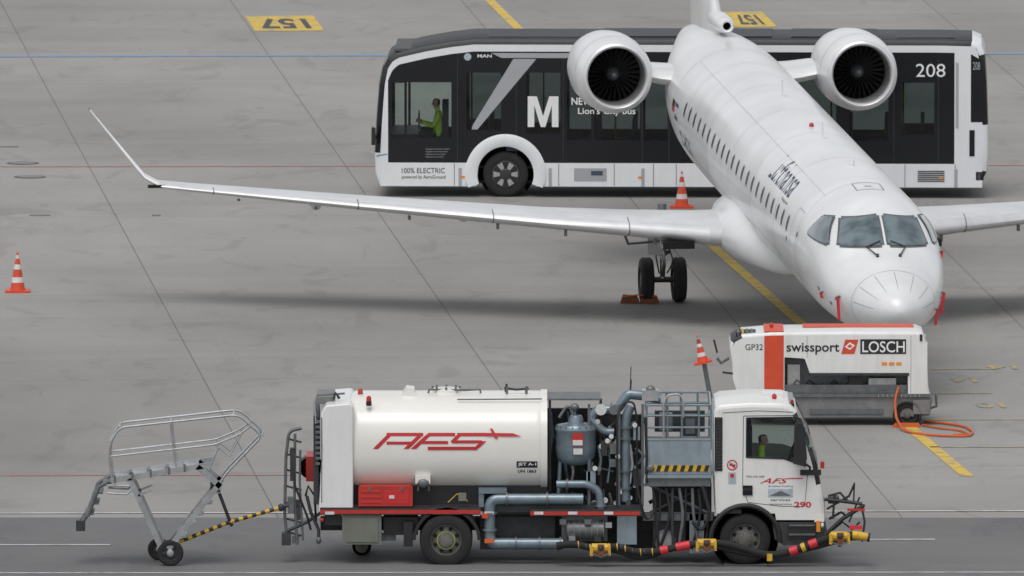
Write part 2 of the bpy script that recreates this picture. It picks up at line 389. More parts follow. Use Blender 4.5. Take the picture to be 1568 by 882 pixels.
# ------------------------------------------------------------------ people
def person(loc,facing,name='driver'):
    V=[];E=[];Rd=[]
    def a(p,r,par=None):
        V.append(p);Rd.append(r if isinstance(r,tuple) else (r,r))
        if par is not None:E.append((par,len(V)-1))
        return len(V)-1
    pel=a((0,0,0),(.15,.14)); sp=a((-.03,0,.22),(.14,.12),pel); ch=a((-.02,0,.42),(.16,.13),sp)
    nb=a((0,0,.54),(.075,.07),ch); nk=a((.02,0,.60),.055,nb); h1=a((.035,0,.68),(.075,.085),nk); h2=a((.03,0,.76),(.085,.098),h1); h3=a((.02,0,.82),.06,h2)
    for s in(-1,1):
        sh=a((-.02,.19*s,.47),.07,ch); el=a((.10,.26*s,.22),.048,sh); wr=a((.34,.17*s,.30),.03,el); ha=a((.41,.15*s,.335),(.035,.02),wr)
        for k in range(4):
            o=(k-1.5)*.019; f1=a((.455,.15*s+o*.6,.345+o),.009,ha); a((.475-.004*k,.15*s+o*.6-.02*s,.33+o),.008,f1)
        t1=a((.40,.12*s,.36),.010,ha); a((.425,.105*s,.365),.009,t1)
        hp=a((.03,.10*s,-.01),.11,pel); kn=a((.43,.13*s,.04),.068,hp); an=a((.50,.12*s,-.36),.045,kn); a((.63,.12*s,-.41),.038,an)
    me=bpy.data.meshes.new('sk'); me.from_pydata(V,E,[])
    ob=bpy.data.objects.new('sk',me); sc.collection.objects.link(ob)
    sk=ob.modifiers.new('s','SKIN'); ss=ob.modifiers.new('ss','SUBSURF'); ss.levels=2; ss.render_levels=2
    if not me.skin_vertices: 
        bm=bmesh.new(); bm.from_mesh(me); bm.verts.layers.skin.verify(); bm.to_mesh(me); bm.free()
    for i,r in enumerate(Rd):
        me.skin_vertices[0].data[i].radius=r; me.skin_vertices[0].data[i].use_root=(i==0)
    dg=bpy.context.evaluated_depsgraph_get(); dg.update()
    m2=bpy.data.meshes.new_from_object(ob.evaluated_get(dg)); bpy.data.objects.remove(ob)
    b=B()
    for p in m2.polygons:
        c=p.center
        if c.z>.62: mt='hair' if (c.z>.80 or c.x<-.01 and c.z>.66) else 'skin'
        elif c.x>.33 and abs(c.y)<.24 and c.z>.22: mt='skin'
        elif c.x>.1 and c.z<.18 or c.z<.02: mt='trousers'
        else: mt='neon'
        k=b.mi(mt); b.f.append(list(p.vertices)); b.m.append(k)
    b.v=[tuple(v.co) for v in m2.vertices]
    b.cyl((.10,0,.70),(.135,0,.685),.018,'skin',.012,8)
    for s in(-1,1):
        b.ball((.105,.032*s,.735),.012,'text_black',8); b.ball((.03,.092*s,.71),(.02,.012,.03),'skin',8)
    b.box(.105,.115,-.025,.025,.652,.658,'red')
    e=root(name,loc,facing); b.build('body',e,ang=60,recalc=True); return e
# ------------------------------------------------------------------ aircraft
PL=root('regional_jet_airliner',(7.45,315,0),R(6.25))
SEC=[(0,.02,-.42,-.46),(.05,.16,-.29,-.58),(.15,.30,-.18,-.70),(.35,.47,-.05,-.84),(.6,.61,.06,-.93),(1.0,.79,.20,-1.03),(1.6,.98,.38,-1.13),(2.15,1.10,.54,-1.20),(2.6,1.18,.80,-1.235),(3.0,1.235,1.0,-1.27),(3.4,1.275,1.16,-1.295),(4.0,1.32,1.28,-1.325),(5,1.345,1.34,-1.345),(6.5,1.345,1.345,-1.345),(25,1.345,1.345,-1.345),(27,1.30,1.345,-1.15),(29,1.10,1.28,-.7),(31,.75,1.12,-.2),(33,.35,.92,.35),(34,.08,.75,.55)]
def smooth_sec(D):
    i=0
    while i<len(SEC)-2 and D>SEC[i+1][0]: i+=1
    p0=SEC[max(i-1,0)];p1=SEC[i];p2=SEC[i+1];p3=SEC[min(i+2,len(SEC)-1)]
    h=p2[0]-p1[0]; t=(D-p1[0])/h; out=[]
    for k in(1,2,3):
        m1=(p2[k]-p0[k])/max(1e-6,(p2[0]-p0[0]))*h; m2=(p3[k]-p1[k])/max(1e-6,(p3[0]-p1[0]))*h
        if i==0: m1=(p2[k]-p1[k])*1.6
        out.append((2*t**3-3*t*t+1)*p1[k]+(t**3-2*t*t+t)*m1+(-2*t**3+3*t*t)*p2[k]+(t**3-t*t)*m2)
    return out
cz=lambda D:2.35+.037*D
def S(D,ph,off=0):
    w,zt,zb=smooth_sec(D); return (( w+off)*math.sin(ph),D,cz(D)+(zt+zb)/2+((zt-zb)/2+off)*math.cos(ph))
b=B()
Ds=[0,.02,.05,.1,.15,.22,.3,.4,.5,.6,.75,.9,1.05,1.2,1.4,1.6,1.8,2.0,2.15,2.3,2.45,2.6,2.8,3,3.2,3.4,3.7,4,4.4,5,5.7,6.5]+[7+i for i in range(0,19)]+[26,26.5,27,27.5,28,28.5,29,29.5,30,30.5,31,31.5,32,32.5,33,33.5,34]
b.ring_loft([[S(D,2*math.pi*k/64) for k in range(64)] for D in Ds],'aircraft_white')
b.build('fuselage',PL,ang=60)
def front_pt(xl,z,off):
    lo,hi=.0,5.0
    for _ in range(40):
        m=(lo+hi)/2; w,zt,zb=smooth_sec(m); zm=(zt+zb)/2;h=(zt-zb)/2
        if (xl/w)**2+((z-zm)/h)**2<=1: hi=m
        else: lo=m
    D=hi; return (xl,D-off*.8,cz(D)+z+off*.6)
def side_pt(D,z,sgn,off):
    w,zt,zb=smooth_sec(D); zm=(zt+zb)/2;h=(zt-zb)/2
    q=max(0,1-((z-zm)/h)**2)**.5; return (sgn*(w*q+off),D-off*.3,cz(D)+z+off*.3)
def patch(b,quad,fn,mat,n=8,grow=0):
    c=[sum(p[i] for p in quad)/4 for i in(0,1)]
    q=[(p[0]+(1 if p[0]>c[0] else -1)*grow,p[1]+(1 if p[1]>c[1] else -1)*grow) for p in quad]
    vs=[]
    for i in range(n+1):
        for j in range(n+1):
            u=i/n;v=j/n
            x=(q[0][0]*(1-u)+q[1][0]*u)*(1-v)+(q[3][0]*(1-u)+q[2][0]*u)*v
            z=(q[0][1]*(1-u)+q[1][1]*u)*(1-v)+(q[3][1]*(1-u)+q[2][1]*u)*v
            vs.append(fn(x,z))
    b.add(vs,[(i*(n+1)+j,(i+1)*(n+1)+j,(i+1)*(n+1)+j+1,i*(n+1)+j+1) for i in range(n) for j in range(n) if (i,j) not in((0,0),(0,n-1),(n-1,0),(n-1,n-1))],mat)
b=B()
for s in(-1,1):
    q=[(s*.05,.55),(s*.88,.49),(s*.73,.92),(s*.05,1.02)]
    patch(b,q,lambda x,z:front_pt(x,z,.010),'mid_metal',16,.028); patch(b,q,lambda x,z:front_pt(x,z,.022),'glass_cockpit',16)
    q=[(2.86,.47),(4.45,.50),(4.08,.86),(3.58,.92)]
    patch(b,q,lambda D,z:side_pt(D,z,s,.010),'mid_metal',16,.03); patch(b,q,lambda D,z:side_pt(D,z,s,.022),'glass_cockpit',16)
    b.tube([front_pt(s*.22,.40,.03),front_pt(s*.38,.50,.05),front_pt(s*.10,.60,.05)],.014,'black',6)
    b.cyl(front_pt(s*.22,.40,0),front_pt(s*.22,.40,.06),.03,'black')
b.build('cockpit_windows',PL,recalc=True)
b=B()
D=7.0
while D<24.3:
    for s in(-1,1):
        z0=.33
        for (hw,hh,off,mt) in((.115,.165,.004,'panel_line'),(.085,.13,.008,'black_gloss')):
            pts=[]
            for k in range(14):
                t=2*math.pi*k/14; cx=math.copysign(abs(math.cos(t))**.6,math.cos(t)); sx=math.copysign(abs(math.sin(t))**.6,math.sin(t))
                pts.append(side_pt(D+cx*hw,z0+sx*hh,s,off))
            b.sheet(pts,mt)
    D+=.80
b.build('cabin_windows',PL)
def ringline(b,D,w=.014,mat='panel_line',a0=0,a1=2*math.pi,n=64):
    for k in range(n):
        p=a0+(a1-a0)*k/n;q=a0+(a1-a0)*(k+1)/n
        b.sheet([S(D,p,.003),S(D,q,.003),S(D+w,q,.003),S(D+w,p,.003)],mat)
def lineDphi(b,D0,D1,ph,w=.012,mat='panel_line',n=10):
    for k in range(n):
        d0=D0+(D1-D0)*k/n; d1=D0+(D1-D0)*(k+1)/n
        b.sheet([S(d0,ph,.003),S(d1,ph,.003),S(d1,ph+w,.003),S(d0,ph+w,.003)],mat)
b=B()
for D in(1.05,5.3,8.9,12.6,16.2,19.9,23.4,25.6): ringline(b,D)
for s in(-1,1):
    for ph in(.62,1.95): lineDphi(b,5.3,25.6,s*ph,.006,n=30)
    for D in(5.55,6.35): ringline(b,D,.016,'panel_line',s*R(58),s*R(125),20)
    lineDphi(b,5.55,6.35,s*R(58),.014); lineDphi(b,5.55,6.35,s*R(125),.014)
for k in range(7): lineDphi(b,.35,.98,-1.5+k*.5,.012,'mid_metal',5)
for u0 in(-.2,.2): lineDphi(b,4.5,5.25,u0,.014,'dirty_grey')
ringline(b,4.5,.025,'dirty_grey',-.2,.2,8); ringline(b,5.25,.025,'dirty_grey',-.2,.2,8)
ringline(b,4.82,.05,'dirty_grey',-.05,.05,4)
for s in(-1,1):
    for (D,ph) in((1.7,1.6),(2.1,1.8),(5.4,1.3),(2.9,1.75),(6.8,1.5)):
        b.sheet([S(D,s*ph,.004),S(D+.12,s*ph,.004),S(D+.12,s*(ph+.07),.004),S(D,s*(ph+.07),.004)],'mid_metal')
b.build('panel_lines',PL)
b=B()
def fus_text(txt,D0,w,ph0,h,mat,shear=.25,bold=0,sp=1):
    b.text(txt,lambda u,v:S(D0-u,-(ph0-v/1.345),.006),w,h,mat,bold,shear,sp)
fus_text('Lufthansa',11.2,3.2,R(60),.60,'text_blue',.2,.0,1.08)
fus_text('Regional',8.6,.8,R(66),.09,'text_blue',0)
fus_text('D-ACNI',24.5,1.8,R(112),.34,'text_blue',0)
D=24.8
b.sheet([S(D,-1.35,.006),S(D+.5,-1.35,.006),S(D+.5,-1.60,.006),S(D,-1.60,.006)],'text_blue')
b.sheet([S(D+.6,-1.35,.006),S(D+1.0,-1.35,.006),S(D+1.0,-1.45,.006),S(D+.6,-1.45,.006)],'text_black')
b.sheet([S(D+.6,-1.45,.006),S(D+1.0,-1.45,.006),S(D+1.0,-1.53,.006),S(D+.6,-1.53,.006)],'red')
b.build('livery',PL)
b=B()
p=S(13.5,0); b.ball((p[0],p[1],p[2]+.02),(.05,.06,.06),'red',12)
for D in(11.6,18.0):
    z=S(D,0)[2]
    b.prism([(-.012,z-.02),(.012,z-.02),(.006,z+.34),(-.006,z+.34)],D,D+.2,'aircraft_white')
b.cyl(S(7.8,.05),S(7.8,.05,.10),.05,'aircraft_white')
for s,ph,D,l in((-1,1.52,1.55,.46),(-1,1.75,2.6,.12),(1,1.55,1.9,.42),(1,1.25,3.2,.26),(1,1.8,1.2,.30)):
    q=Vector(S(D,s*ph,.05)); 
    b.cyl(S(D,s*ph,-.02),q,.02,'mid_metal'); 
    b.ring_loft([[(q.x-.03,q.y,q.z),(q.x+.03,q.y,q.z),(q.x+.03,q.y+.02,q.z),(q.x-.03,q.y+.02,q.z)],[(q.x-.035-s*.04,q.y,q.z-l),(q.x+.02-s*.04,q.y,q.z-l),(q.x+.02-s*.04,q.y+.02,q.z-l),(q.x-.035-s*.04,q.y+.02,q.z-l)]],'signal_red')
b.build('probes_and_covers',PL)
def foil(n=14):
    up=[];lo=[]
    for k in range(n+1):
        x=(1-math.cos(math.pi*k/n))/2
        t=5*(.2969*x**.5-.126*x-.3516*x*x+.2843*x**3-.1036*x**4)
        up.append((x,t*1.15)); lo.append((x,-t*.85))
    return up[::-1]+lo[1:-1]
FO=foil()
def wing(side):
    st=[(1.0,14.0,1.83,5.6,.13),(1.9,14.6,1.84,4.9,.125),(3.3,15.5,1.90,4.0,.12),(4.9,16.35,1.97,3.3,.115),(8.5,18.25,2.17,2.4,.11),(11.8,20.0,2.38,1.55,.10),(12.45,20.35,2.44,1.35,.10),(12.75,20.6,2.60,1.2,.09),(12.95,20.85,2.85,1.05,.085),(13.75,22.0,3.86,.42,.08)]
    def ring(sp,le,z,c,t):
        tilt=0 if sp<12.5 else (.5 if sp<12.8 else .93)
        return [(side*(sp-th*c*t*math.sin(tilt)),le+x*c,z+th*c*t*math.cos(tilt)+(.01*(1-x)*c if sp<12 else 0)) for x,th in FO]
    b=B(); secs=[ring(*s) for s in st]; n=len(FO)
    for i in range(len(secs)-1):
        for j in range(n):
            x=(FO[j][0]+FO[(j+1)%n][0])/2
            mt='steel_le' if x<.07 and st[i][0]<12.4 and st[i][0]>1.5 else('aircraft_white' if st[i][0]>=12.4 else 'wing_grey')
            b.sheet([secs[i][j],secs[i][(j+1)%n],secs[i+1][(j+1)%n],secs[i+1][j]],mt)
    b.sheet(secs[-1],'aircraft_white')
    o=b.build('wing_right' if side<0 else 'wing_left',PL); weld(o,.002); o.data.set_sharp_from_angle(angle=R(60))
    b=B()
    for sp,le,z,c in((3.6,15.7,1.9,3.8),(6.4,17.15,2.05,2.95),(9.3,18.7,2.22,2.2)):
        y=le+c*.72
        b.ring_loft([[(side*sp+r*math.cos(2*math.pi*k/12),y+dy,z-.16-.05*dy/1.2+r*1.4*math.sin(2*math.pi*k/12)) for k in range(12)] for dy,r in((-.9,.01),(-.6,.06),(0,.09),(.7,.07),(1.3,.01))],'wing_grey')
    f=interp([(q[0],q[1]) for q in st]); fz=interp([(q[0],q[2]) for q in st])
    for sp in(2.9,4.6,5.9,7.6,9.4,10.9):
        y=f(sp)+.25; b.box(side*sp-.025,side*sp+.025,y,y+.15,fz(sp)-.27+.012*sp,fz(sp)-.1,'mid_metal')
    for sp in(3.4,6.0,8.6,11.4):
        i=max(k for k in range(len(st)) if st[k][0]<=sp); t=(sp-st[i][0])/(st[i+1][0]-st[i][0]); a=secs[i];c_=secs[i+1]
        for j in range(n):
            if FO[j][0]<.16 and FO[(j+1)%n][0]<.16:
                P=[Vector(a[k]).lerp(Vector(c_[k]),t) for k in(j,(j+1)%n)]
                e=Vector((side*.022,.009,0))
                off=[Vector((0,-.004,.004 if (P[k].z>fz(sp)) else -.004)) for k in(0,1)]
                b.sheet([P[0]+off[0],P[1]+off[1],P[1]+off[1]+e,P[0]+off[0]+e],'dirty_grey')
    p=Vector(secs[6][len(FO)//2]); b.box(p.x-.25 if side<0 else p.x-.2,p.x+.2 if side<0 else p.x+.25,p.y-.004,p.y+.12,p.z-.03,p.z+.035,'black_gloss')
    b.box(side*2.5-.32,side*2.5+.32,14.87,15.4,1.62,1.76,'black_gloss')
    b.build('wing_fittings_right' if side<0 else 'wing_fittings_left',PL)
wing(-1); wing(1)
b=B()
secs=[]
for D,w,h,zc in((12.0,.3,.15,-1.25),(12.6,1.05,.45,-1.12),(13.4,1.45,.60,-1.0),(14.4,1.68,.68,-.97),(15.5,1.74,.68,-.97),(17,1.62,.62,-1.0),(18.5,1.4,.52,-1.06),(20.5,.9,.4,-1.15),(22.6,.2,.15,-1.25)):
    r=[]
    for k in range(40):
        t=2*math.pi*k/40; c_,s_=math.cos(t),math.sin(t)
        r.append((w*math.copysign(abs(c_)**.75,c_),D,cz(D)+zc+h*math.copysign(abs(s_)**.85,s_)))
    secs.append(r)
b.ring_loft(secs,'aircraft_white'); b.build('belly_fairing',PL,ang=60)
for s in(-1,1):
    b=B(); c=(s*2.56+.10,26.0,4.04); q=.935
    LQ=lambda prof:[(r*q,a) for r,a in prof]
    b.lathe(LQ([(.64,.10),(.645,.05),(.66,.01),(.69,-.015),(.73,-.005),(.765,.05)]),c,'y','steel_le',56)
    b.lathe(LQ([(.765,.05),(.81,.2),(.86,.6),(.88,1.1),(.87,1.8),(.80,2.6),(.70,3.3),(.60,3.8)]),c,'y','aircraft_white',56)
    b.lathe(LQ([(.64,.10),(.63,.3),(.61,.75)]),c,'y','dirty_grey',48)
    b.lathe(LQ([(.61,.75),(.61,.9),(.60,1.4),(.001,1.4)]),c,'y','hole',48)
    b.lathe(LQ([(.6,3.8),(.55,3.8),(.5,3.3),(.001,3.3)]),c,'y','dark_metal',40)
    b.lathe([(.34,3.2),(.32,3.9),(.2,4.3),(.001,4.5)],c,'y','mid_metal',32)
    b.lathe([(.001,.45),(.05,.47),(.10,.57),(.14,.72),(.16,.85)],c,'y','mid_metal',24)
    b.lathe([(.001,.448),(.035,.46)],(c[0]+.0,c[1]-.01,c[2]),'y','mid_metal',16)
    for k in range(28):
        t=2*math.pi*k/28
        def pt(r,a,y): return (c[0]+r*q*math.cos(a),c[1]+y,c[2]+r*q*math.sin(a))
        b.add([pt(.15,t,.70),pt(.38,t+.06,.68),pt(.595,t+.02,.70),pt(.595,t+.13,.85),pt(.38,t+.19,.83),pt(.15,t+.27,.82)],[(0,1,4,5),(1,2,3,4)],'blade')
    for D in(.62,2.3):
        rr=(.865 if D<1 else .838)*q
        b.lathe([(rr,D),(rr,D+.018)],c,'y','panel_line',56)
    b.build('engine',PL,ang=45)
    b=B(); secs=[]
    for xx,le,ch,z in((1.0,26.9,3.6,3.85),(1.45,27.0,3.3,3.9),(1.85,27.0,3.0,3.98)):
        secs.append([(s*xx+.05,le+x*ch,z+t*ch*.12) for x,t in FO])
    b.ring_loft(secs,'aircraft_white'); b.build('engine_pylon',PL,ang=60)
b=B(); secs=[]
for z,le,ch,t in((4.3,27.6,6.0,.06),(4.9,28.8,5.0,.065),(5.6,29.9,4.1,.07),(6.6,31.0,3.4,.085),(7.5,32.0,3.0,.09)):
    secs.append([(th*ch*t,le+x*ch,z) for x,th in FO])
b.ring_loft(secs,'aircraft_white')
b.box(-.02,.02,28.5,29.2,4.6,5.0,'wing_grey')
b.build('fin',PL,ang=60)
b=B()
b.lathe([(.08,.12),(.085,.0),(.12,-.02),(.15,.04),(.19,.4),(.20,1.2),(.15,2.4),(.02,3.2)],(.03,27.6,4.93),'y','aircraft_white',28)
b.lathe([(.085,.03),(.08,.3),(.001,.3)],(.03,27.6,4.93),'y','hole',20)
b.build('dorsal_air_inlet',PL,ang=50)
b=B()
for s in(-1,1):
    secs=[[(s*sp,le+x*ch,7.55+th*ch*.09) for x,th in FO] for sp,le,ch in((0,32,3.0),(4.3,34.4,1.5))]
    b.ring_loft(secs,'aircraft_white')
b.ball((0,33.2,7.55),(.22,1.9,.25),'aircraft_white')
b.build('tailplane',PL,ang=60)
for s in(-1,1):
    b=B(); x=s*2.22; D=20.0
    for q in(-1,1):
        cx=x+q*.335
        w=.27; r=.46
        b.lathe([(r*.5,-w/2+.04),(r*.55,-w/2),(r*.9,-w/2+.01),(r,-w/2+.06),(r,-.03),(r*.985,-.02),(r*.985,.02),(r,.03),(r,w/2-.06),(r*.9,w/2-.01),(r*.55,w/2),(r*.5,w/2-.04)],(cx,D,r),'x','rubber',36)
        b.lathe([(.001,-w/2+.05),(r*.3,-w/2+.05),(r*.5,-w/2+.04)],(cx,D,r),'x','rim',24); b.lathe([(.001,w/2-.05),(r*.3,w/2-.05),(r*.5,w/2-.04)],(cx,D,r),'x','rim',24)
    b.cyl((x-.35,D,.46),(x+.35,D,.46),.06,'dark_metal')
    b.cyl((x,D,.46),(x,D,1.1),.055,'steel'); b.cyl((x,D,.95),(x,D+.1,2.0),.09,'mid_metal')
    b.cyl((x,D-.05,1.35),(x-s*1.1,D,1.75),.045,'mid_metal')
    b.cyl((x-.10,D-.12,1.25),(x-.10,D-.12,1.6),.035,'dark_metal'); b.cyl((x+.12,D-.1,1.0),(x+.16,D-.1,1.7),.022,'dark_metal')
    b.tube([(x,D-.08,.55),(x,D-.30,.8),(x,D-.08,1.05)],.035,'mid_metal',6)
    b.tube([(x+.08,D-.1,.6),(x+.2,D-.22,.85),(x+.06,D-.12,1.3),(x+.1,D-.1,1.7)],.015,'black',6)
    b.tube([(x-.08,D-.1,.6),(x-.16,D-.2,.95),(x-.1,D-.12,1.3)],.015,'black',6)
    b.box(x-.10,x+.10,D-.12,D+.12,.98,1.06,'dark_metal')
    b.tube([(x-s*-.02,D-.4,1.30),(x+s*.75,D-.4,1.24),(x+s*.82,D-.4,1.42)],.03,'mid_metal',6)
    b.box(x+s*.05,x+s*.35,D-.35,D-.32,1.0,1.5,'wing_grey')
    b.build('main_landing_gear',PL,ang=45)
b=B()
for q in(-1,1):
    b.lathe([(.12,-.06),(.2,-.08),(.23,-.05),(.23,.05),(.2,.08),(.12,.06)],(q*.17,3.6,.23),'x','rubber',24); b.lathe([(.001,-.05),(.12,-.06)],(q*.17,3.6,.23),'x','rim',16)
b.cyl((-.2,3.6,.23),(.2,3.6,.23),.04,'dark_metal'); b.cyl((0,3.6,.23),(0,3.75,1.3),.06,'mid_metal'); b.cyl((0,3.6,.8),(0,4.7,1.35),.035,'mid_metal')
b.build('nose_landing_gear',PL)
cx_,cy_=G(984,464)
b=B()
for dx in(-.30,.10):
    b.prism([(dx-.16,.0),(dx+.24,.0),(dx+.19,.15),(dx-.10,.17)],-.12,.1,'chock')
b.tube([(-.4,-.15,.14),(-.1,-.2,.19),(.3,-.15,.15)],.016,'orange',6)
o=b.build('wheel_chocks',None,bevel=.01); o.location=(cx_,cy_-.0,0)
# ------------------------------------------------------------------ bus
T=TR(1040,303,70.77,70.4,7.13,355.7)
BUS=root('city_bus',T.loc(),R(-1.5))
prof_px=[(580,284),(574,266),(573,235),(576,180),(580,130),(585,104),(593,90),(607,81),(650,71),(690,64),(725,60),(1440,60),(1488,61),(1502,67),(1508,82),(1511,130),(1513,190),(1513,235),(1511,262),(1500,284)]
prof=[(T.X(a),T.Z(c)) for a,c in prof_px]
m=['bus_white','bus_white','bus_black','bus_black','bus_black','bus_black','roof_grey','roof_grey','roof_grey','roof_grey','roof_grey','roof_grey','bus_white','bus_white','bus_black','bus_black','bus_white','bus_white','black']
b=B(); ins=shell(b,prof,0,2.55,.13,m)
ins2=[p for p in ins[2:-2]]
hi=interp(ins2)
xl,xr=min(p[0] for p in ins),max(p[0] for p in ins)
u=1/70.4
z250=T.Z(250); zb=T.Z(286)
wc=(T.X(774),T.Z(268)); wr=(T.X(1222),T.Z(268)); ra=44*u
def arch(base,centers,r):
    def f(x):
        z=base
        for c in centers:
            if abs(x-c[0])<r: z=max(z,c[1]+math.sqrt(r*r-(x-c[0])**2))
        return z
    return f
for y,mir in((0,0),(2.55,1)):
    lo_s=arch(zb,[wc,wr],ra)
    b.panel(xl,xr,lambda x:lo_s(x) if lo_s(x)<z250 else z250+.01,z250,y,'bus_white',step=.04)
    xd0,xd1=T.X(594),T.X(1461)
    lo_d=arch(z250,[wc,wr],ra)
    hid=lambda x:hi(x)-.15-.10*max(0,1-(x-xd0)/.25)**2
    b.panel(xl,xd0,z250,hi,y,'bus_white',step=.03); b.panel(xd1,xr,z250,hi,y,'bus_white',step=.05)
    holes=[(T.X(599),T.X(619),T.Z(212),T.Z(128)),(T.X(623),T.X(691),T.Z(212),T.Z(127)),(T.X(714),T.X(767),T.Z(200),T.Z(112)),(T.X(806),T.X(858),T.Z(205),T.Z(112)),(T.X(868),T.X(905),T.Z(215),T.Z(112)),(T.X(910),T.X(980),T.Z(215),T.Z(112)),(T.X(985),T.X(1022),T.Z(215),T.Z(112)),(T.X(1060),T.X(1150),T.Z(215),T.Z(112)),(T.X(1160),T.X(1280),T.Z(215),T.Z(112)),(T.X(1300),T.X(1360),T.Z(215),T.Z(112)),(T.X(1380),T.X(1430),T.Z(205),T.Z(126))]
    b.panel(xd0,xd1,lo_d,hid,y,'bus_black',holes,step=.05)
    b.panel(xd0,xd1,hid,hi,y,'bus_white',step=.05)
    for i,h in enumerate(holes): b.sheet([(h[0],y+.003,h[2]),(h[1],y+.003,h[2]),(h[1],y+.003,h[3]),(h[0],y+.003,h[3])],'glass_bus_front' if i<2 else 'glass_bus')
b.box(xl+.05,xr-.05,.5,2.05,zb+.02,zb+.08,'black')
o=b.build('body_shell',BUS,ang=28); weld(o)
b=B()
b.box(xl+.3,xr-.2,.5,2.05,T.Z(262),T.Z(258),'interior')
b.box(xl+.3,xr-.3,.06,2.49,T.Z(80),T.Z(76),'interior')
for k in range(13):
    x=T.X(720)+k*.78
    for yy in(.12,.60,1.55,2.02):
        b.box(x,x+.42,yy,yy+.42,1.0,1.08,'seat'); b.box(x+.38,x+.46,yy,yy+.42,1.05,1.65,'seat')
    if k%2==0: b.cyl((x,1.1,.6),(x,1.1,3.1),.02,'yellow',n=8)
b.box(T.X(697),T.X(699),.1,1.3,.6,2.9,'dark_metal')
b.box(T.X(594),T.X(640),.2,2.3,.9,1.35,'black'); b.box(T.X(676),T.X(685),.45,.95,1.1,2.05,'seat'); b.box(T.X(652),T.X(678),.45,.95,1.1,1.22,'seat')
b.lathe([(.20,-.012),(.215,0),(.20,.012),(.19,0),(.2,-.012)],(T.X(640),.7,1.62),'x','black',20)
b.build('interior',BUS)
b=B()
for c in(wc,wr):
    for y0,w0 in((.06,.29),(2.2,.29)): wheel(b,c[0],c[1],y0,.49,w0,'rim',6)
    b.lathe([(62*u,.10),(62*u,-.015),(60*u,-.03),(45*u,-.025),(43*u,-.01),(43*u,.25)],(c[0],0,c[1]),'y','bus_white',56)
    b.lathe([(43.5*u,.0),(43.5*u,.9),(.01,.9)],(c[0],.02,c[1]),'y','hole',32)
for k in range(6):
    t=2*math.pi*k/6; c=wc
    P=[(.13,-.28),(.27,-.24),(.27,.24),(.13,.28)]
    b.sheet([(c[0]+r*math.cos(t+a),.052,c[1]+r*math.sin(t+a)) for r,a in P],'steel')
b.lathe([(.28,.07),(.28,.056),(.001,.056)],(wc[0],0,wc[1]),'y','black',28)
b.lathe([(.12,0),(.10,-.02),(.001,-.025)],(wc[0],.05,wc[1]),'y','dark_metal',20)
o=b.build('wheels_and_arches',BUS,ang=40)
bm=bmesh.new(); bm.from_mesh(o.data)
wmi=[i for i,mm in enumerate(o.data.materials) if mm.name in('bus_white','hole')]
dl=[f for f in bm.faces if f.material_index in wmi and f.calc_center_median().z<zb+.03]
bmesh.ops.delete(bm,geom=dl,context='FACES'); bm.to_mesh(o.data); bm.free()
b=B()
E=-.004
b.sheet([T(786,91,E),T(821,91,E),T(731,199,E),T(722,199,E),T(724,192,E)],'bus_silver')
b.sheet([T(752,82,E),T(875,82,E),T(868,89.5,E),T(768,89.5,E)],'bus_silver')
def bt(txt,a,c,d,e,mat,bold=0,y=E,**k): b.text(txt,lambda p,q:(T.X(a)+p,y,T.Z(e)+q),T.X(c)-T.X(a),(e-d)*u,mat,bold,**k)
# big letter M built from strips
for q in ([(808,195),(808,148),(818,148),(818,195)],[(845,195),(845,148),(855,148),(855,195)]): b.sheet([(T.X(a),-.006,T.Z(c)) for a,c in q],'text_white')
b.sheet([(T.X(a),-.0075,T.Z(c)) for a,c in((818,148),(822,148),(832,180),(832,195),(828,195),(816,155))],'text_white')
b.sheet([(T.X(a),-.009,T.Z(c)) for a,c in((845,148),(841,148),(831,180),(831,195),(835,195),(847,155))],'text_white')
bt('MAN',731,753,84,89,'text_white',.02,y=-.008); bt('NEW',875,907,150,161,'text_white',.02,y=-.006); bt("Lion's City bus",885,973,165,178,'text_white',.01,y=-.006)
bt('208',1402,1447,97,117,'text_white',.0,y=-.006)
bt('100% ELECTRIC',615,681,258,266,'text_black',.0,y=-.006); bt('powered by AeroGround',615,682,269,276,'text_black',0,y=-.006)
for k in range(4): bt('Flughafen Muenchen GmbH',652,688-k*3,228+k*4,230.5+k*4,'bus_silver',0,y=-.006)
b.lathe([(.08,0),(.001,0)],(T.X(716),-.006,T.Z(88)),'y','sticker',20)
b.box(T.X(879),T.X(929),-.004,.0,T.Z(278),T.Z(258),'bus_silver'); b.box(T.X(905),T.X(923),-.007,-.004,T.Z(269),T.Z(262),'text_blue')
for px in(708,827,980,1440):
    b.box(T.X(px-3),T.X(px+4),-.012,.0,T.Z(273),T.Z(270),'amber')
for px in(704,842,984,1463): b.box(T.X(px-2),T.X(px+3),-.006,-.0,T.Z(286),T.Z(258),'bus_silver')
for px in(695,855,940,1000,1035,1385,1462): b.box(T.X(px),T.X(px+1),-.003,.0,T.Z(285),T.Z(251),'mid_metal')
for px in(700,790,862,983,1024,1368,1436): b.box(T.X(px),T.X(px+.8),-.003,.0,T.Z(248),T.Z(90),'dark_metal')
for k in range(6): b.box(T.X(1405),T.X(1446),-.01,.0,T.Z(277-k*3),T.Z(275.5-k*3),'dark_metal')
b.sheet([T(576,239,E),T(593,236,E),T(593,238,E),T(576,241,E)],'mark_blue')
b.box(T.X(1484),T.X(1492),-.01,.05,T.Z(238),T.Z(198),'black_gloss'); b.box(T.X(1494),T.X(1506),-.0,.12,T.Z(275),T.Z(262),'black_gloss')
b.sheet([T(1486,186,E),T(1507,186,E),T(1503,92,E),T(1486,82,E)],'bus_black'); bt('208',1489,1500,94,106,'bus_silver',0,y=-.008)
b.box(T.X(1463),T.X(1467),-.012,.02,T.Z(195),T.Z(95),'bus_silver')
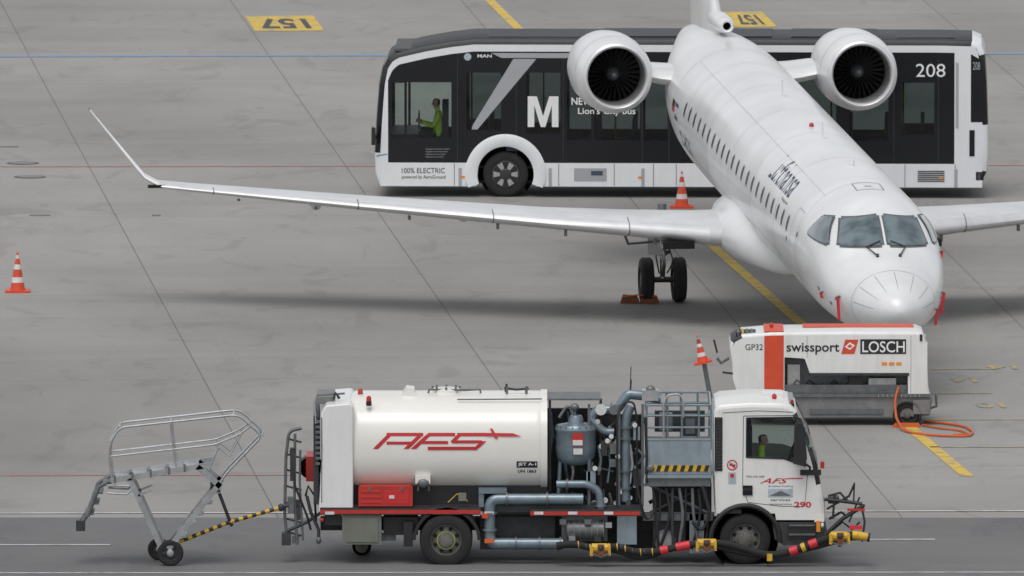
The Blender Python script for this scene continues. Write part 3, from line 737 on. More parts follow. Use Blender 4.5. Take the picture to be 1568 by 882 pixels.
for a,c,h in((735,900,.03),(908,1190,.05),(1198,1350,.05),(1360,1470,.03)):
    b.prism([(T.X(a)+.1,T.Z(62)),(T.X(c)-.1,T.Z(62)),(T.X(c)-.13,T.Z(61)+h),(T.X(a)+.2,T.Z(61)+h)],.32,2.2,'roof_grey')
b.tube([T(576,215,.1),T(573,205,-.05),T(571,196,-.12)],.02,'black',6); b.box(T.X(569),T.X(575),-.2,-.05,T.Z(222),T.Z(196),'black')
b.build('fittings',BUS,bevel=0)
BUS_M=Matrix.Translation(BUS.location)@Matrix.Rotation(R(-1.5),4,'Z')
p=BUS_M@Vector((T.X(669),.6,1.28)); person(p,R(180-1.5))
# ------------------------------------------------------------------ ground power unit
T=TR(1270,652,80.4,79.9,9.2,312.6)
GP=root('ground_power_unit',T.loc(),0)
prof_px=[(1128,604),(1121,560),(1117,530),(1119,522),(1135,513),(1180,509),(1300,508),(1404,508),(1413,512),(1417,522),(1422,600),(1424,604)]
prof=[(T.X(a),T.Z(c)) for a,c in prof_px]
b=B(); ins=shell(b,prof,0,1.4,.06,['gpu_white','gpu_white','gpu_white','black','gpu_white','gpu_white','gpu_white','gpu_white','gpu_white','gpu_white','gpu_white'])
hi=interp(ins[2:-2]); xl=min(p[0] for p in ins); xr=max(p[0] for p in ins)
zl=interp([(T.X(1117),T.Z(540)),(T.X(1122),T.Z(580)),(T.X(1130),T.Z(603)),(T.X(1424),T.Z(603))])
bay=[(T.X(1201),T.X(1240),lambda x:T.Z(603)+.0,interp([(T.X(1201),T.Z(547)),(T.X(1232),T.Z(549)),(T.X(1240),T.Z(572))])),(T.X(1240),T.X(1390),lambda x:T.Z(603)+.0,T.Z(573))]
b.panel(xl,T.X(1170),zl,hi,0,'gpu_white',step=.04); b.panel(T.X(1170),T.X(1200),zl,hi,0,'orange_red',step=.04)
b.panel(T.X(1200),xr,zl,hi,0,'gpu_white',bay,step=.04)
b.panel(xl,xr,zl,hi,1.4,'gpu_white',step=.08)
b.sheet([(ins[0][0],0,T.Z(604)),(ins[-1][0],0,T.Z(604)),(ins[-1][0],1.4,T.Z(604)),(ins[0][0],1.4,T.Z(604))],'black')
o=b.build('enclosure',GP); weld(o)
b=B()
b.box(T.X(1170),T.X(1200),.05,1.35,T.Z(509),T.Z(507.3),'orange_red')
b.box(T.X(1230),T.X(1400),.75,1.32,T.Z(508),T.Z(506.9),'orange_red')
b.box(T.X(1200),T.X(1391),.35,.4,T.Z(604),T.Z(545),'mid_metal')
b.box(T.X(1202),T.X(1389),.06,.3,T.Z(603),T.Z(590),'mid_metal')
b.box(T.X(1300),T.X(1320),.1,.35,T.Z(590),T.Z(575),'black'); b.box(T.X(1206),T.X(1225),.2,.35,T.Z(590),T.Z(560),'steel')
b.box(T.X(1330),T.X(1372),.1,.34,T.Z(590),T.Z(580),'alu')
for k in range(9): b.tube([T(1212+k*19,592,.2),T(1220+k*19,582,.15),T(1232+k*18,591,.22)],.018,'black' if k%2 else 'mid_metal',6)
b.box(T.X(1238),T.X(1392),-.02,.0,T.Z(575),T.Z(571),'dark_metal')
b.prism([(T.X(1128),T.Z(605)),(T.X(1422),T.Z(605)),(T.X(1428),T.Z(612)),(T.X(1424),T.Z(636)),(T.X(1412),T.Z(638)),(T.X(1205),T.Z(640)),(T.X(1140),T.Z(620))],.03,1.37,'dirty_grey')
b.box(T.X(1130),T.X(1424),-.02,.03,T.Z(608),T.Z(603),'mid_metal')
b.box(T.X(1240),T.X(1352),.0,.03,T.Z(634),T.Z(626),'mid_metal')
for k in range(10): b.cyl(T(1345+7*k,608,-.03),T(1345+7*k,604,-.03),.01,'steel',n=6)
b.box(T.X(1398),T.X(1424),-.02,.0,T.Z(634),T.Z(612),'dirty_grey')
b.tube([T(1424,625,.4),T(1434,622,.4),T(1433,604,.4)],.025,'mid_metal',6)
wheel(b,T.X(1389),T.Z(638)+.03,-.0,.235,.18,'rim_dirty',5); wheel(b,T.X(1160),.235,1.1,.235,.18,'rim_dirty',5); wheel(b,T.X(1175),.235,.5,.235,.18,'rim_dirty',5)
b.lathe([(.27,-.03),(.27,.18),(.25,.18),(.25,-.03)],(T.X(1389),0,T.Z(638)+.03),'y','dirty_grey',28)
b.box(T.X(1127),T.X(1158),.2,.8,T.Z(520),T.Z(511),'black')
for k in range(4): b.box(T.X(1129+k*7),T.X(1132+k*7),.18,.85,T.Z(520),T.Z(510.4),'yellow' if k==1 else 'mid_metal')
b.box(T.X(1408),T.X(1412),-.02,.0,T.Z(522),T.Z(512),'black')
for px in(1235,1394): b.box(T.X(px),T.X(px+1),-.003,0,T.Z(602) if px>1300 else T.Z(548),T.Z(514),'panel_line')
b.ball(T(1181,498,.7),(.04,.04,.06),'red')
b.build('chassis_and_engine',GP,bevel=.004)
b=B()
def gt(txt,a,c,d,e,mat,bold=0,y=-.006): b.text(txt,lambda p,q:(T.X(a)+p,y,T.Z(e)+q),T.X(c)-T.X(a),(e-d)/79.9,mat,bold)
gt('swissport',1204,1285,525,543,'text_black',.015); gt('GP32',1141,1168,527,536,'text_black',0)
b.box(T.X(1317),T.X(1387),-.006,-.0,T.Z(542),T.Z(519.5),'text_black'); gt('LOSCH',1320,1385,522.5,539.5,'text_white',.01,-.010)
b.prism([(T.X(1288),T.Z(542)),(T.X(1308),T.Z(542)),(T.X(1314),T.Z(520)),(T.X(1294),T.Z(520))],-.006,0,'orange_red')
b.prism([(T.X(1293),T.Z(531)),(T.X(1301),T.Z(524)),(T.X(1309),T.Z(529)),(T.X(1301),T.Z(536))],-.009,-.006,'text_white'); b.prism([(T.X(1297),T.Z(530.5)),(T.X(1301),T.Z(527)),(T.X(1305),T.Z(530)),(T.X(1301),T.Z(533))],-.012,-.009,'orange_red')
for k in range(3): b.box(T.X(1350+k*11),T.X(1358+k*11),-.01,0,T.Z(559),T.Z(554.5),'amber')
b.build('lettering',GP)
b=B()
def gl(px,py): 
    X_,Y_=G(px,py); return (X_-T.loc()[0],Y_-T.loc()[1],.03)
loop=[gl(1392,664),gl(1420,668),gl(1455,670),gl(1484,670),gl(1491,664),gl(1478,655),gl(1445,650),gl(1415,648)]
b.bend([T(1376,592,-.06),T(1370,612,-.12),T(1372,640,-.2),(gl(1382,661)[0],gl(1382,661)[1],.05)]+loop,.024,'orange',.4,8)
b.bend([gl(1412,653),gl(1440,658),gl(1470,661),gl(1484,667),gl(1460,668)],.020,'orange',.3,8)
b.prism([(T.X(1366),.0),(T.X(1410),.0),(T.X(1406),.08),(T.X(1370),.08)],-.32,-.18,'orange')
b.build('power_cable',GP)
b=B()
b.tube([T(1092,632,.1),T(1086,600,.1),T(1078,556,.1)],.045,'mid_metal',8); b.tube([T(1098,540,.2),T(1093,520,.2)],.02,'dark_metal',6)
b.tube([T(1122,572,.2),T(1106,570,.2)],.02,'dark_metal',6); b.tube([T(1116,548,.2),T(1104,556,.2),T(1098,548,.2)],.03,'mid_metal',6)
b.tube([T(1092,630,.1),T(1140,622,.4)],.05,'mid_metal',8)
b.build('tow_bar',GP)
c=cone((0,0,0),.56); l=T.loc(); q=T(1077,556,.1); c.location=(l[0]+q[0],l[1]+q[1],q[2]); c.rotation_euler=(0,R(-13),0)
# ------------------------------------------------------------------ refuelling truck
T=TR(870,866,86.3,85.65,10.6,291.0)
TK=root('aircraft_refuelling_truck',T.loc(),0)
X,Z=T.X,T.Z; U=1/85.65
b=B()
zc,hh,hw=2.07,.88,1.2; yc=1.27; ex=2.7
def tpt(x,t,k,off=0):
    c_,s_=math.cos(t),math.sin(t)
    return (x,yc+(hw*k+off)*math.copysign(abs(c_)**(2/ex),c_),zc+(hh*k+off)*math.copysign(abs(s_)**(2/ex),s_))
secs=[[tpt(X(px),2*math.pi*i/72,k) for i in range(72)] for px,k in((534,.80),(536,.93),(539,.975),(545,.995),(552,1),(600,1),(680,1),(760,1),(820,1),(829,.998),(833,.97),(835,.88))]
b.ring_loft(secs,'tank_white')
secs=[[tpt(X(829+dx),2*math.pi*i/72,1,o) for i in range(72)] for dx,o in((-1,-.02),(-1,.022),(9,.022),(9,-.02))]
b.ring_loft(secs,'tank_white')
b.build('tank',TK,ang=50)
ysf=lambda z,off=.004: yc-(hw*(max(0,1-abs((z-zc)/hh)**ex))**(1/ex))-off
b=B(); cnt=[0]
def stroke(pts,th,mat='logo_red'):
    for a,c in zip(pts,pts[1:]):
        a=Vector(a);c=Vector(c); d=(c-a).normalized()
        if abs(d.y)>.3: n=Vector((th*.75,0))
        else: n=Vector((0,th/2))
        cnt[0]+=1; o=.004+cnt[0]*.0006
        steps=6; 
        for k in range(steps):
            p=a.lerp(c,k/steps); q=a.lerp(c,(k+1)/steps)
            V=[p-n,q-n,q+n,p+n]; b.sheet([(X(v.x),ysf(Z(v.y),o),Z(v.y)) for v in V],mat)
stroke([(575,689),(597,667)],5.5); stroke([(592,667),(648,667)],5); stroke([(645,667),(622,689)],5.5); stroke([(592,680),(632,680)],4.5)
stroke([(657,667),(633,689)],5.5); stroke([(655,667),(697,667)],5); stroke([(645,679),(686,679)],4.5)
stroke([(704,667),(693,678)],5); stroke([(700,667),(745,667)],5); stroke([(692,678),(738,678)],4.5); stroke([(741,677),(729,688)],5); stroke([(655,688),(731,688)],5)
b.sheet([(X(p),ysf(Z(q),.018),Z(q)) for p,q in((744,664.5),(785,665),(799,670),(744,669.5))],'logo_red')
b.sheet([(X(p),ysf(Z(q),.020),Z(q)) for p,q in((750,658),(754,658),(763,673),(758,673))],'logo_red')
b.text('JET A-1',lambda p,q:(X(793)+p,ysf(Z(716)+q,.010),Z(716)+q),X(821)-X(793),6*U,'text_white',.02)
b.sheet([(X(p),ysf(Z(q),.006),Z(q)) for p,q in((791,718),(823,718),(823,708),(791,708))],'text_black')
b.text('UN 1863',lambda p,q:(X(793)+p,ysf(Z(726)+q,.008),Z(726)+q),X(821)-X(793),5*U,'text_black',.02)
b.build('tank_lettering',TK)
b=B()
top=2.95
b.prism([(X(613),top-.04),(X(637),top-.04),(X(634),top+.10),(X(622),top+.12),(X(616),top+.02)],.8,1.3,'tank_white')
b.lathe([(.26,-.03),(.26,.05),(.22,.07),(.001,.07)],(X(683),1.3,top),'z','tank_white',28)
for k in range(8):
    t=k*math.pi/4; b.cyl((X(683)+.24*math.cos(t),1.3+.24*math.sin(t),top),(X(683)+.24*math.cos(t),1.3+.24*math.sin(t),top+.1),.02,'mid_metal',n=6)
b.tube([(X(655),1.1,top-.02),(X(657),1.1,top+.06),(X(712),1.1,top+.05),(X(735),1.1,top+.06),(X(736),1.1,top-.02)],.02,'mid_metal',6)
for px in(776,806): b.cyl((X(px),1.0,top-.05),(X(px),1.0,top+.13),.025,'mid_metal',n=8)
b.tube([(X(772),1.0,top+.1),(X(790),1.0,top+.07),(X(810),1.0,top+.09)],.02,'dark_metal',6)
b.tube([(X(700),.5,2.90),(X(830),.5,2.91)],.012,'mid_metal',6)
for px,py,d in((552,601,1.0),(565,613,.3)):
    b.cyl(T(px,py+9,d),T(px,py+2,d),.05,'black',n=12); b.lathe([(.045,0),(.045,.07),(.03,.10),(.001,.11)],T(px,py+3,d),'z','red',14)
b.box(X(636),X(659),.08,.2,Z(742),Z(730),'tank_white'); b.ball(T(648,741,.06),(.10,.05,.08),'mid_metal')
b.tube([T(640,752,.1),T(642,738,.06),T(655,738,.06),T(657,752,.1)],.02,'mid_metal',6)
b.build('tank_fittings',TK)
b=B()
b.prism([(X(488),Z(786)),(X(541),Z(786)),(X(541),Z(745)),(X(541),Z(623)),(X(536),Z(619)),(X(500),Z(622)),(X(492),Z(634)),(X(493),Z(690))],.02,2.5,'white_paint')
b.build('rear_cabinet',TK,bevel=.03)
b=B()
b.box(X(480),X(488),.15,2.4,Z(775),Z(640),'dark_metal'); 
for k in range(9): b.box(X(483),X(490),.10,.14,Z(650+k*8),Z(646+k*8),'mid_metal')
b.tube([T(484,650,.1),T(482,618,.3),T(486,606,.4),T(528,603,.6)],.02,'mid_metal',6); b.box(X(484),X(512),.6,1.8,Z(619,.6),Z(608,.6),'dirty_grey')
b.tube([T(511,612,.5),T(514,602,.5),T(520,611,.5)],.03,'dark_metal',6)
b.box(X(492),X(493),.0,.03,Z(770),Z(640),'mid_metal')
b.build('rear_equipment',TK,bevel=.005)
b=B()
for (d) in(.3,1.1):
    b.bend([T(440,828,d),T(436,790,d),T(438,700,d),T(443,660,d),T(462,656,d)],.028,'mid_metal',.1,8)
    b.tube([T(455,835,d),T(451,760,d),T(452,665,d)],.025,'mid_metal',8)
    b.tube([T(464,828,d),T(459,740,d),T(460,690,d)],.02,'mid_metal',8)
    b.tube([T(437,815,d),T(470,800,d),T(492,785,d)],.03,'dark_metal',8)
for py in(672,696,720,745,770,795,815):
    b.cyl(T(441,py,.3),T(441,py,1.1),.018,'mid_metal',n=8); b.cyl(T(439,py,.3),T(462,py+6,.3),.018,'dark_metal',n=6)
b.box(X(431),X(445),.2,.5,Z(838),Z(820),'dark_metal'); b.box(X(447),X(458),.3,.5,Z(836),Z(826),'mid_metal')
b.box(X(444),X(452),.25,.4,Z(740),Z(690),'dark_metal'); b.box(X(452),X(462),.3,.45,Z(800),Z(770),'dark_metal'); b.box(X(440),X(450),.25,.4,Z(790),Z(765),'mid_metal')
b.lathe([(.20,0),(.20,.5),(.15,.5),(.15,.0)],(X(475),.7,Z(717,.7)),'y','dark_metal',20)
b.lathe([(.15,-.02),(.15,.5),(.06,.5),(.06,-.02)],(X(475),.7,Z(717,.7)),'y','red',20); b.box(X(468),X(484),.62,1.5,Z(738,.6),Z(700,.6),'red')
b.tube([T(470,760,.2),T(476,785,.2),T(488,812,.2),T(488,830,.2)],.03,'dark_metal',8); b.ball(T(488,828,.2),(.05,.05,.07),'mid_metal')
b.tube([T(445,690,.3),T(452,745,.25),T(470,790,.25),T(476,812,.3)],.02,'black',6); b.tube([T(468,760,.3),T(472,745,.25),T(482,760,.25),T(484,800,.3)],.022,'black',6)
b.build('rear_rack',TK)
b=B()
b.box(X(490),X(1100),.75,.95,Z(812,.8),Z(792,.8),'black'); b.box(X(490),X(1230),1.55,1.75,Z(812,1.6),Z(792,1.6),'black')
b.box(X(541),X(985),.15,2.4,Z(786),Z(776),'dark_metal')
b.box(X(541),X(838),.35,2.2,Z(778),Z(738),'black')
b.box(X(490),X(736),.0,.05,Z(789),Z(778),'dark_metal')
b.box(X(490),X(736),-.012,.0,Z(787.5),Z(781.5),'red'); b.box(X(812),X(982),.0,.05,Z(791),Z(781),'dark_metal'); b.box(X(812),X(980),-.012,.0,Z(789.5),Z(784),'red')
for px in(498,742,818,870,925): b.box(X(px),X(px+14),-.016,-.004,Z(788.5),Z(784),'cone_white')
b.box(X(524),X(584),.05,.7,Z(835),Z(790),'olive'); b.box(X(530),X(579),.03,.05,Z(831),Z(794),'olive')
b.box(X(497),X(523),.1,.3,Z(806),Z(790),'black'); b.ball(T(493,797,.05),(.04,.05,.04),'red')
b.box(X(587),X(640),.2,.6,Z(822),Z(795),'black')
b.box(X(584),X(606),.3,.5,Z(832),Z(822),'mid_metal')
mg=[]
for k in range(13):
    a=math.pi*(k/12); mg.append((X(684)+52*U*math.cos(a),Z(828)+50*U*math.sin(a)))
b.prism(mg+[(X(684)+47*U*math.cos(math.pi-math.pi*k/12),Z(828)+45*U*math.sin(math.pi*k/12)) for k in range(13)],.0,.65,'black')
b.box(X(618),X(632),.02,.6,Z(838),Z(800),'black')
b.lathe([(.17,0),(.17,1.0),(.001,1.0)],(X(553),1.2,.19),'y','rubber',20)
b.lathe([(.001,-.01),(.12,0)],(X(553),1.2,.19),'y','rim_dirty',16); b.box(X(548),X(558),1.5,1.9,.19,.75,'black')
wheel(b,X(683),Z(828)-.005+.0,.0,.47,.27,'rim_dirty',8,'hub_green'); wheel(b,X(683),.47,.30,.47,.25,'rim_dirty'); wheel(b,X(683),.47,1.95,.47,.5,'rim_dirty')
wheel(b,X(1141),.455,.03,.455,.29,'rim_dirty',8); wheel(b,X(1141),.455,2.05,.455,.29,'rim_dirty')
b.cyl((X(683),.2,.47),(X(683),2.3,.47),.12,'black'); b.cyl((X(1141),.2,.46),(X(1141),2.2,.46),.08,'black')
b.box(X(860),X(930),.25,.8,Z(832),Z(792),'mid_metal'); b.cyl(T(868,812,.2),T(925,812,.2),.17,'mid_metal')
for k in range(7): b.flange(T(870+k*9,812,.2),(1,0,0),.185,'dirty_grey',.015)
for px,py in((862,800),(876,826),(900,800),(915,826),(932,805)): b.box(X(px-5),X(px+5),.0,.1,Z(py+4),Z(py-4),random.choice(['mid_metal','alu','dark_metal']))
b.box(X(945),X(975),.15,.6,Z(836),Z(790),'platform_grey'); b.box(X(1000),X(1050),.3,1.0,Z(845),Z(800),'dark_metal')
b.cyl(T(1018,828,.15),T(1018,828,.7),.19,'mid_metal'); b.cyl(T(1018,828,.10),T(1018,828,.15),.14,'dirty_grey'); b.box(X(1056),X(1078),.2,.5,Z(850),Z(790),'platform_grey')
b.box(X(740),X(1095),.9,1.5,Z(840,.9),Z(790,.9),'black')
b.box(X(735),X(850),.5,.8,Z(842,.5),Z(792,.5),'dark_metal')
b.build('chassis_and_wheels',TK,bevel=0)
b=B()
b.prism([(X(549),Z(776)),(X(632),Z(776)),(X(632),Z(748)),(X(628),Z(745)),(X(552),Z(745)),(X(549),Z(748))],-.02,.32,'red')
for k in range(3): b.box(X(553),X(584),-.03,-.02,Z(771-k*8),Z(768-k*8),'logo_red')
for px in(566,616): b.box(X(px-2),X(px+2),-.04,-.02,Z(752),Z(747),'mid_metal')
b.box(X(588),X(626),-.026,-.02,Z(772),Z(752),'logo_red'); b.box(X(596),X(604),-.034,-.02,Z(764),Z(759),'cone_white'); b.box(X(702),X(714),.0,.06,Z(768),Z(756),'olive'); b.tube([T(686,770,.1),T(700,757,.1),T(716,768,.1)],.012,'yellow',6)
b.build('tool_box',TK,bevel=.008)
b=B()
P='pipe'
b.box(X(838),X(930),1.6,1.7,Z(760,1.6),Z(625,1.6),'dark_metal')
b.box(X(838),X(920),.5,1.6,Z(611,.5)-.03,Z(611,.5),'mid_metal')
for px in(840,918): b.box(X(px),X(px+4),.55,.6,Z(760),Z(617),'dark_metal')
vc=(X(882),.42,0)
prof_v=[(.001,Z(640)),(.10,Z(641)),(.13,Z(646)),(.14,Z(652)),(.33,Z(655)),(.375,Z(660)),(.375,Z(663)),(.355,Z(666)),(.36,Z(690)),(.34,Z(704)),(.26,Z(713)),(.12,Z(717)),(.001,Z(718))]
b.lathe(prof_v,vc,'z',P,36)
for k in range(18):
    t=2*math.pi*k/18; b.cyl((vc[0]+.35*math.cos(t),vc[1]+.35*math.sin(t),Z(665)),(vc[0]+.35*math.cos(t),vc[1]+.35*math.sin(t),Z(656)),.016,'mid_metal',n=6)
b.box(X(876),X(893),.02,.06,Z(684),Z(665),'red'); b.box(X(877),X(892),.015,.02,Z(683),Z(675),'cone_white'); b.box(X(878),X(892),.02,.05,Z(697),Z(688),'cone_white')
for dx in(-.28,.28): b.cyl((vc[0]+dx,vc[1],Z(712)),(vc[0]+dx*1.1,vc[1],Z(760)),.035,P)
b.bend([T(880,642,.42),T(880,625,.42),T(868,622,.42),T(856,640,.42)],.028,'mid_metal',.1); b.ball(T(880,624,.42),(.08,.08,.07),'mid_metal')
b.flange(T(882,638,.42),(0,0,1),.09,'mid_metal',.03)
b.bend([T(893,765,.1),T(750,765,.1),T(750,822,.1),T(753,833,.1),T(862,833,.1)],.098,P,.16,16)
for px in(776,838): b.flange(T(px,765,.1),(1,0,0),.13,'mid_metal')
for py in(786,812): b.flange(T(750,py,.1),(0,0,1),.13,P)
b.bend([T(852,742,.15),T(900,742,.15),T(917,752,.15),T(921,790,.15)],.07,P,.2,14); b.flange(T(868,742,.15),(1,0,0),.10,'mid_metal'); b.flange(T(920,775,.15),(0,0,1),.1,P)
for px in(790,826,858): b.flange(T(px,833,.1),(1,0,0),.12,'mid_metal')
b.box(X(733),X(776),.05,.4,Z(757),Z(750),P); b.box(X(733),X(741),.08,.4,Z(778),Z(757),P); b.box(X(738),X(748),-.03,.12,Z(794),Z(787),'orange_red'); b.box(X(742),X(756),-.03,.12,Z(832),Z(826),'orange')
b.bend([T(903,642,.35),T(912,650,.35),T(925,662,.35),T(940,662,.35)],.07,P,.1,14)
b.bend([T(958,768,.3),T(958,640,.3),T(966,622,.3)],.085,P,.2,16)
for py in(655,672,722,748): b.flange(T(958,py,.3),(0,0,1),.125,'mid_metal')
b.bend([T(905,640,.5),T(915,628,.5),T(945,628,.5),T(955,612,.5),T(962,604,.5),T(985,606,.5),T(1012,612,.5)],.09,P,.14,14)
for px,py in((918,628),(936,628)): b.flange(T(px,py,.5),(1,0,0),.13,'mid_metal')
b.box(X(983),X(1008),.35,.6,Z(614,.4),Z(598,.4),'steel'); b.ball(T(996,598,.45),(.09,.09,.09),'mid_metal')
b.cyl(T(920,628,.45),T(920,628,.3),.10,'steel'); b.cyl(T(940,628,.4),T(940,628,.28),.09,'mid_metal')
for i in range(50):
    px=random.uniform(842,985); py=random.uniform(625,765); d=random.uniform(.25,.8) if px>915 else random.uniform(.8,1.2)
    q=random.choice([(0,30),(0,45),(22,6),(16,-18),(0,60),(14,14)]); b.bend([T(px,py,d),T(px+q[0]*.3+4,py+q[1]*.5,d),T(min(px+q[0],988),min(py+q[1],775),d)],random.uniform(.012,.034),random.choice(['dark_metal','mid_metal','alu','pipe','mid_metal','pipe']),.05,6)
for i in range(22):
    px=random.uniform(905,980); py=random.uniform(640,775); d=random.uniform(.15,.5); r=random.uniform(.025,.06)
    b.cyl(T(px,py,d),T(px,py,d+.12),r,random.choice(['mid_metal','dark_metal','pipe','steel','alu']),n=14)
for (px,py,w,h) in((940,690,12,16),(938,712,10,12),(905,735,14,20),(925,690,10,22),(975,668,10,18),(976,735,12,24)):
    b.box(X(px-w/2),X(px+w/2),.2,.5,Z(py+h/2),Z(py-h/2),random.choice(['mid_metal','platform_grey','dark_metal']))
for (px,py) in((930,676),(946,700),(911,718),(972,652)): b.lathe([(.045,0),(.04,-.02),(.001,-.02)],T(px,py,.18),'y','cone_white',14)
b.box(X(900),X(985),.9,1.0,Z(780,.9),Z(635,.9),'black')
for px in(902,948,984): b.box(X(px-2),X(px+2),.2,.24,Z(778),Z(622),'mid_metal')
b.bend([T(945,775,.1),T(945,640,.1),T(952,618,.2),T(970,615,.2),T(975,640,.2),T(975,770,.2)],.018,'black',.1,6)
b.bend([T(972,720,.05),T(980,770,.0),T(990,800,.05),T(1005,780,.1),T(1000,752,.1)],.022,'black',.15,6)
b.cyl(T(965,600,.5),T(966,562,.5),.008,'black',n=6); b.cyl(T(965,600,.5),T(966,582,.5),.016,'black',n=6); b.cyl(T(774,600,1),T(776,588,1),.02,'black',n=6)
b.build('pumping_pipework',TK,ang=40)
b=B()
b.box(X(990),X(1088),.03,.06,Z(727),Z(673),'platform_grey'); b.box(X(986),X(1092),.0,2.2,Z(733),Z(728),'platform_grey'); b.box(X(988),X(1088),.05,.10,Z(746),Z(733),'mid_metal')
b.box(X(990),X(1088),2.1,2.13,Z(727),Z(690),'platform_grey')
b.box(X(990),X(1086),.022,.03,Z(723),Z(713.5),'yellow')
for k in range(8):
    x=992+k*12.2; b.prism([(X(x),Z(723)),(X(x+6),Z(723)),(X(x+9),Z(713.5)),(X(x+3),Z(713.5))],.017,.022,'text_black')
b.box(X(990),X(1088),.02,.04,Z(675),Z(672.5),'steel')
for d in(.05,2.1):
    for px in(990,1022,1044,1070,1088): b.cyl((X(px),d,Z(690)),(X(px),d,Z(622)),.02,P,n=8)
    for z in(Z(622),Z(638),Z(656)): b.cyl((X(990),d,z),(X(1088),d,z),.02,P,n=8)
for px in(990,1088):
    for z in(Z(622),Z(650)): b.cyl((X(px),.05,z),(X(px),2.1,z),.018,P,n=8)
b.bend([T(1016,672,.0),T(1016,618,.0),T(1022,606,.0),T(1040,604,.0),T(1046,614,.0),T(1046,640,.0)],.02,'alu',.08,8)
b.box(X(1003),X(1080),1.0,1.1,Z(672),Z(640),'dark_metal'); b.box(X(1046),X(1068),.3,.6,Z(672),Z(640),'dark_metal'); b.box(X(1010),X(1030),.5,.8,Z(665),Z(640),'mid_metal')
b.box(X(1050),X(1064),.28,.3,Z(668),Z(645),'mid_metal')
b.ball(T(996,718,.0),(.07,.03,.07),'mid_metal'); b.tube([T(988,640,.02),T(990,700,.0),T(990,740,.02)],.025,'black',6)
for d in(.3,1.9):
    b.cyl((X(995),d,Z(746)),(X(1085),d,Z(790)),.035,'mid_metal',n=8); b.cyl((X(1085),d,Z(746)),(X(995),d,Z(790)),.035,'dark_metal',n=8)
b.box(X(985),X(1092),.2,.26,Z(800),Z(790),'mid_metal')
b.box(X(1000),X(1090),.5,1.6,Z(790),Z(748),'black')
for k in range(9):
    x=1000+k*10; b.bend([T(x,748,.15),T(x+random.uniform(-4,8),790,.1),T(x+random.uniform(-12,12),842+random.uniform(-8,4),.1)],random.choice([.018,.026,.03]),random.choice(['black','dark_metal','black','mid_metal']),.2,7)
b.bend([T(1075,745,.05),T(1088,790,.0),T(1075,815,.05),T(1060,800,.05)],.03,'black',.15,8)
b.build('lift_platform',TK)
# cab
CD=2.2
prof_px=[(1095,787),(1092,700),(1092,632),(1095,624),(1104,620),(1150,617),(1198,618),(1211,622),(1220,632),(1238,668),(1250,706),(1257,742),(1263,772),(1264,800)]
prof=[(X(a),Z(c)) for a,c in prof_px]
b=B(); W='cab_white'
ins=shell(b,prof,0,CD,.09,[W,W,W,W,W,W,W,W,'glass','glass','black_gloss',W,W])
hi=interp([p for p in ins[1:-1]]); xl=min(p[0] for p in ins)+.0; xr=max(p[0] for p in ins)
wcx=(X(1141),.455); lo=arch(Z(787),[wcx],.60)
lo2=lambda x: lo(x) if x<X(1188) else max(Z(800),lo(x)-10)
win=(X(1144),X(1232),interp([(X(1144),Z(700)),(X(1200),Z(702)),(X(1232),Z(713))]),interp([(X(1144),Z(642)),(X(1214),Z(641)),(X(1218),Z(649)),(X(1232),Z(706))]))
for y in(0,CD):
    b.panel(xl,xr,lo2,hi,y,W,[win],step=.025)
    b.sheet([(X(1144),y+.012,Z(700)),(X(1200),y+.012,Z(702)),(X(1232),y+.012,Z(713)),(X(1232),y+.012,Z(706)),(X(1218),y+.012,Z(649)),(X(1214),y+.012,Z(641)),(X(1144),y+.012,Z(642))],'glass')
o=b.build('cab_shell',TK); weld(o)
b=B()
b.box(X(1098),X(1250),.05,CD-.05,Z(770),Z(764),'black'); b.box(X(1098),X(1108),.05,CD-.05,Z(764),Z(640),'interior'); b.box(X(1236),X(1252),.1,CD-.1,Z(764),Z(712),'black')
for y0 in(.35,1.45): b.box(X(1140),X(1152),y0,y0+.5,Z(740),Z(660),'seat'); b.box(X(1140),X(1182),y0,y0+.5,Z(745),Z(725),'seat')
q=(X(1212),.6,Z(700))
ring=[(q[0]+.19*math.sin(t)*.35,q[1]+.2*math.cos(t),q[2]+.19*math.sin(t)) for t in[2*math.pi*k/20 for k in range(21)]]
b.tube(ring,.014,'black',6,False); b.cyl(q,(q[0]+.2,.6,q[2]-.25),.03,'black')
b.build('cab_interior',TK)
b=B()
fr=[(1143,701),(1200,703),(1233,715),(1233,706),(1219,648),(1215,640),(1143,641),(1143,701)]
b.tube([T(a,c,-.0) for a,c in fr],.016,'black',6)
for pl in([(1138,638),(1137,745),(1145,770),(1196,776),(1232,776),(1237,720)],[(1138,638),(1218,637)]):
    b.tube([T(a,c,.0) for a,c in pl],.006,'dark_metal',5)
b.box(X(1094),X(1106),-.012,.03,Z(722),Z(640),'black')
for k in range(16): b.box(X(1095),X(1105),-.02,-.012,Z(719-k*5),Z(716.5-k*5),'dark_metal')
b.box(X(1108),X(1135),-.01,.0,Z(787),Z(781),'black')
b.box(X(1137),X(1152),-.025,0,Z(759),Z(744),'black_gloss'); b.box(X(1139),X(1151),-.035,-.025,Z(752),Z(748),'black')
b.prism([(X(1214),Z(708)),(X(1231),Z(712)),(X(1235),Z(700)),(X(1232),Z(655)),(X(1228),Z(646)),(X(1216),Z(648))],-.30,-.16,'black')
b.tube([T(1228,650,-.2),T(1226,643,-.1),T(1214,638,.03)],.02,'black',6); b.tube([T(1228,708,-.2),T(1240,716,-.1),T(1240,722,.02)],.02,'black',6)
b.prism([(X(1234),Z(675)),(X(1242),Z(680)),(X(1243),Z(705)),(X(1236),Z(710))],2.3,2.42,'black')
b.box(X(1225),X(1257),-.05,.02,Z(728),Z(720),'black')
b.ball((X(1186),.6,Z(617)+.03),(.045,.045,.06),'red'); b.box(X(1168),X(1200),.9,1.4,Z(618),Z(613),'cab_white'); b.box(X(1206),X(1216),.2,2.0,Z(627),Z(621),'black_gloss')
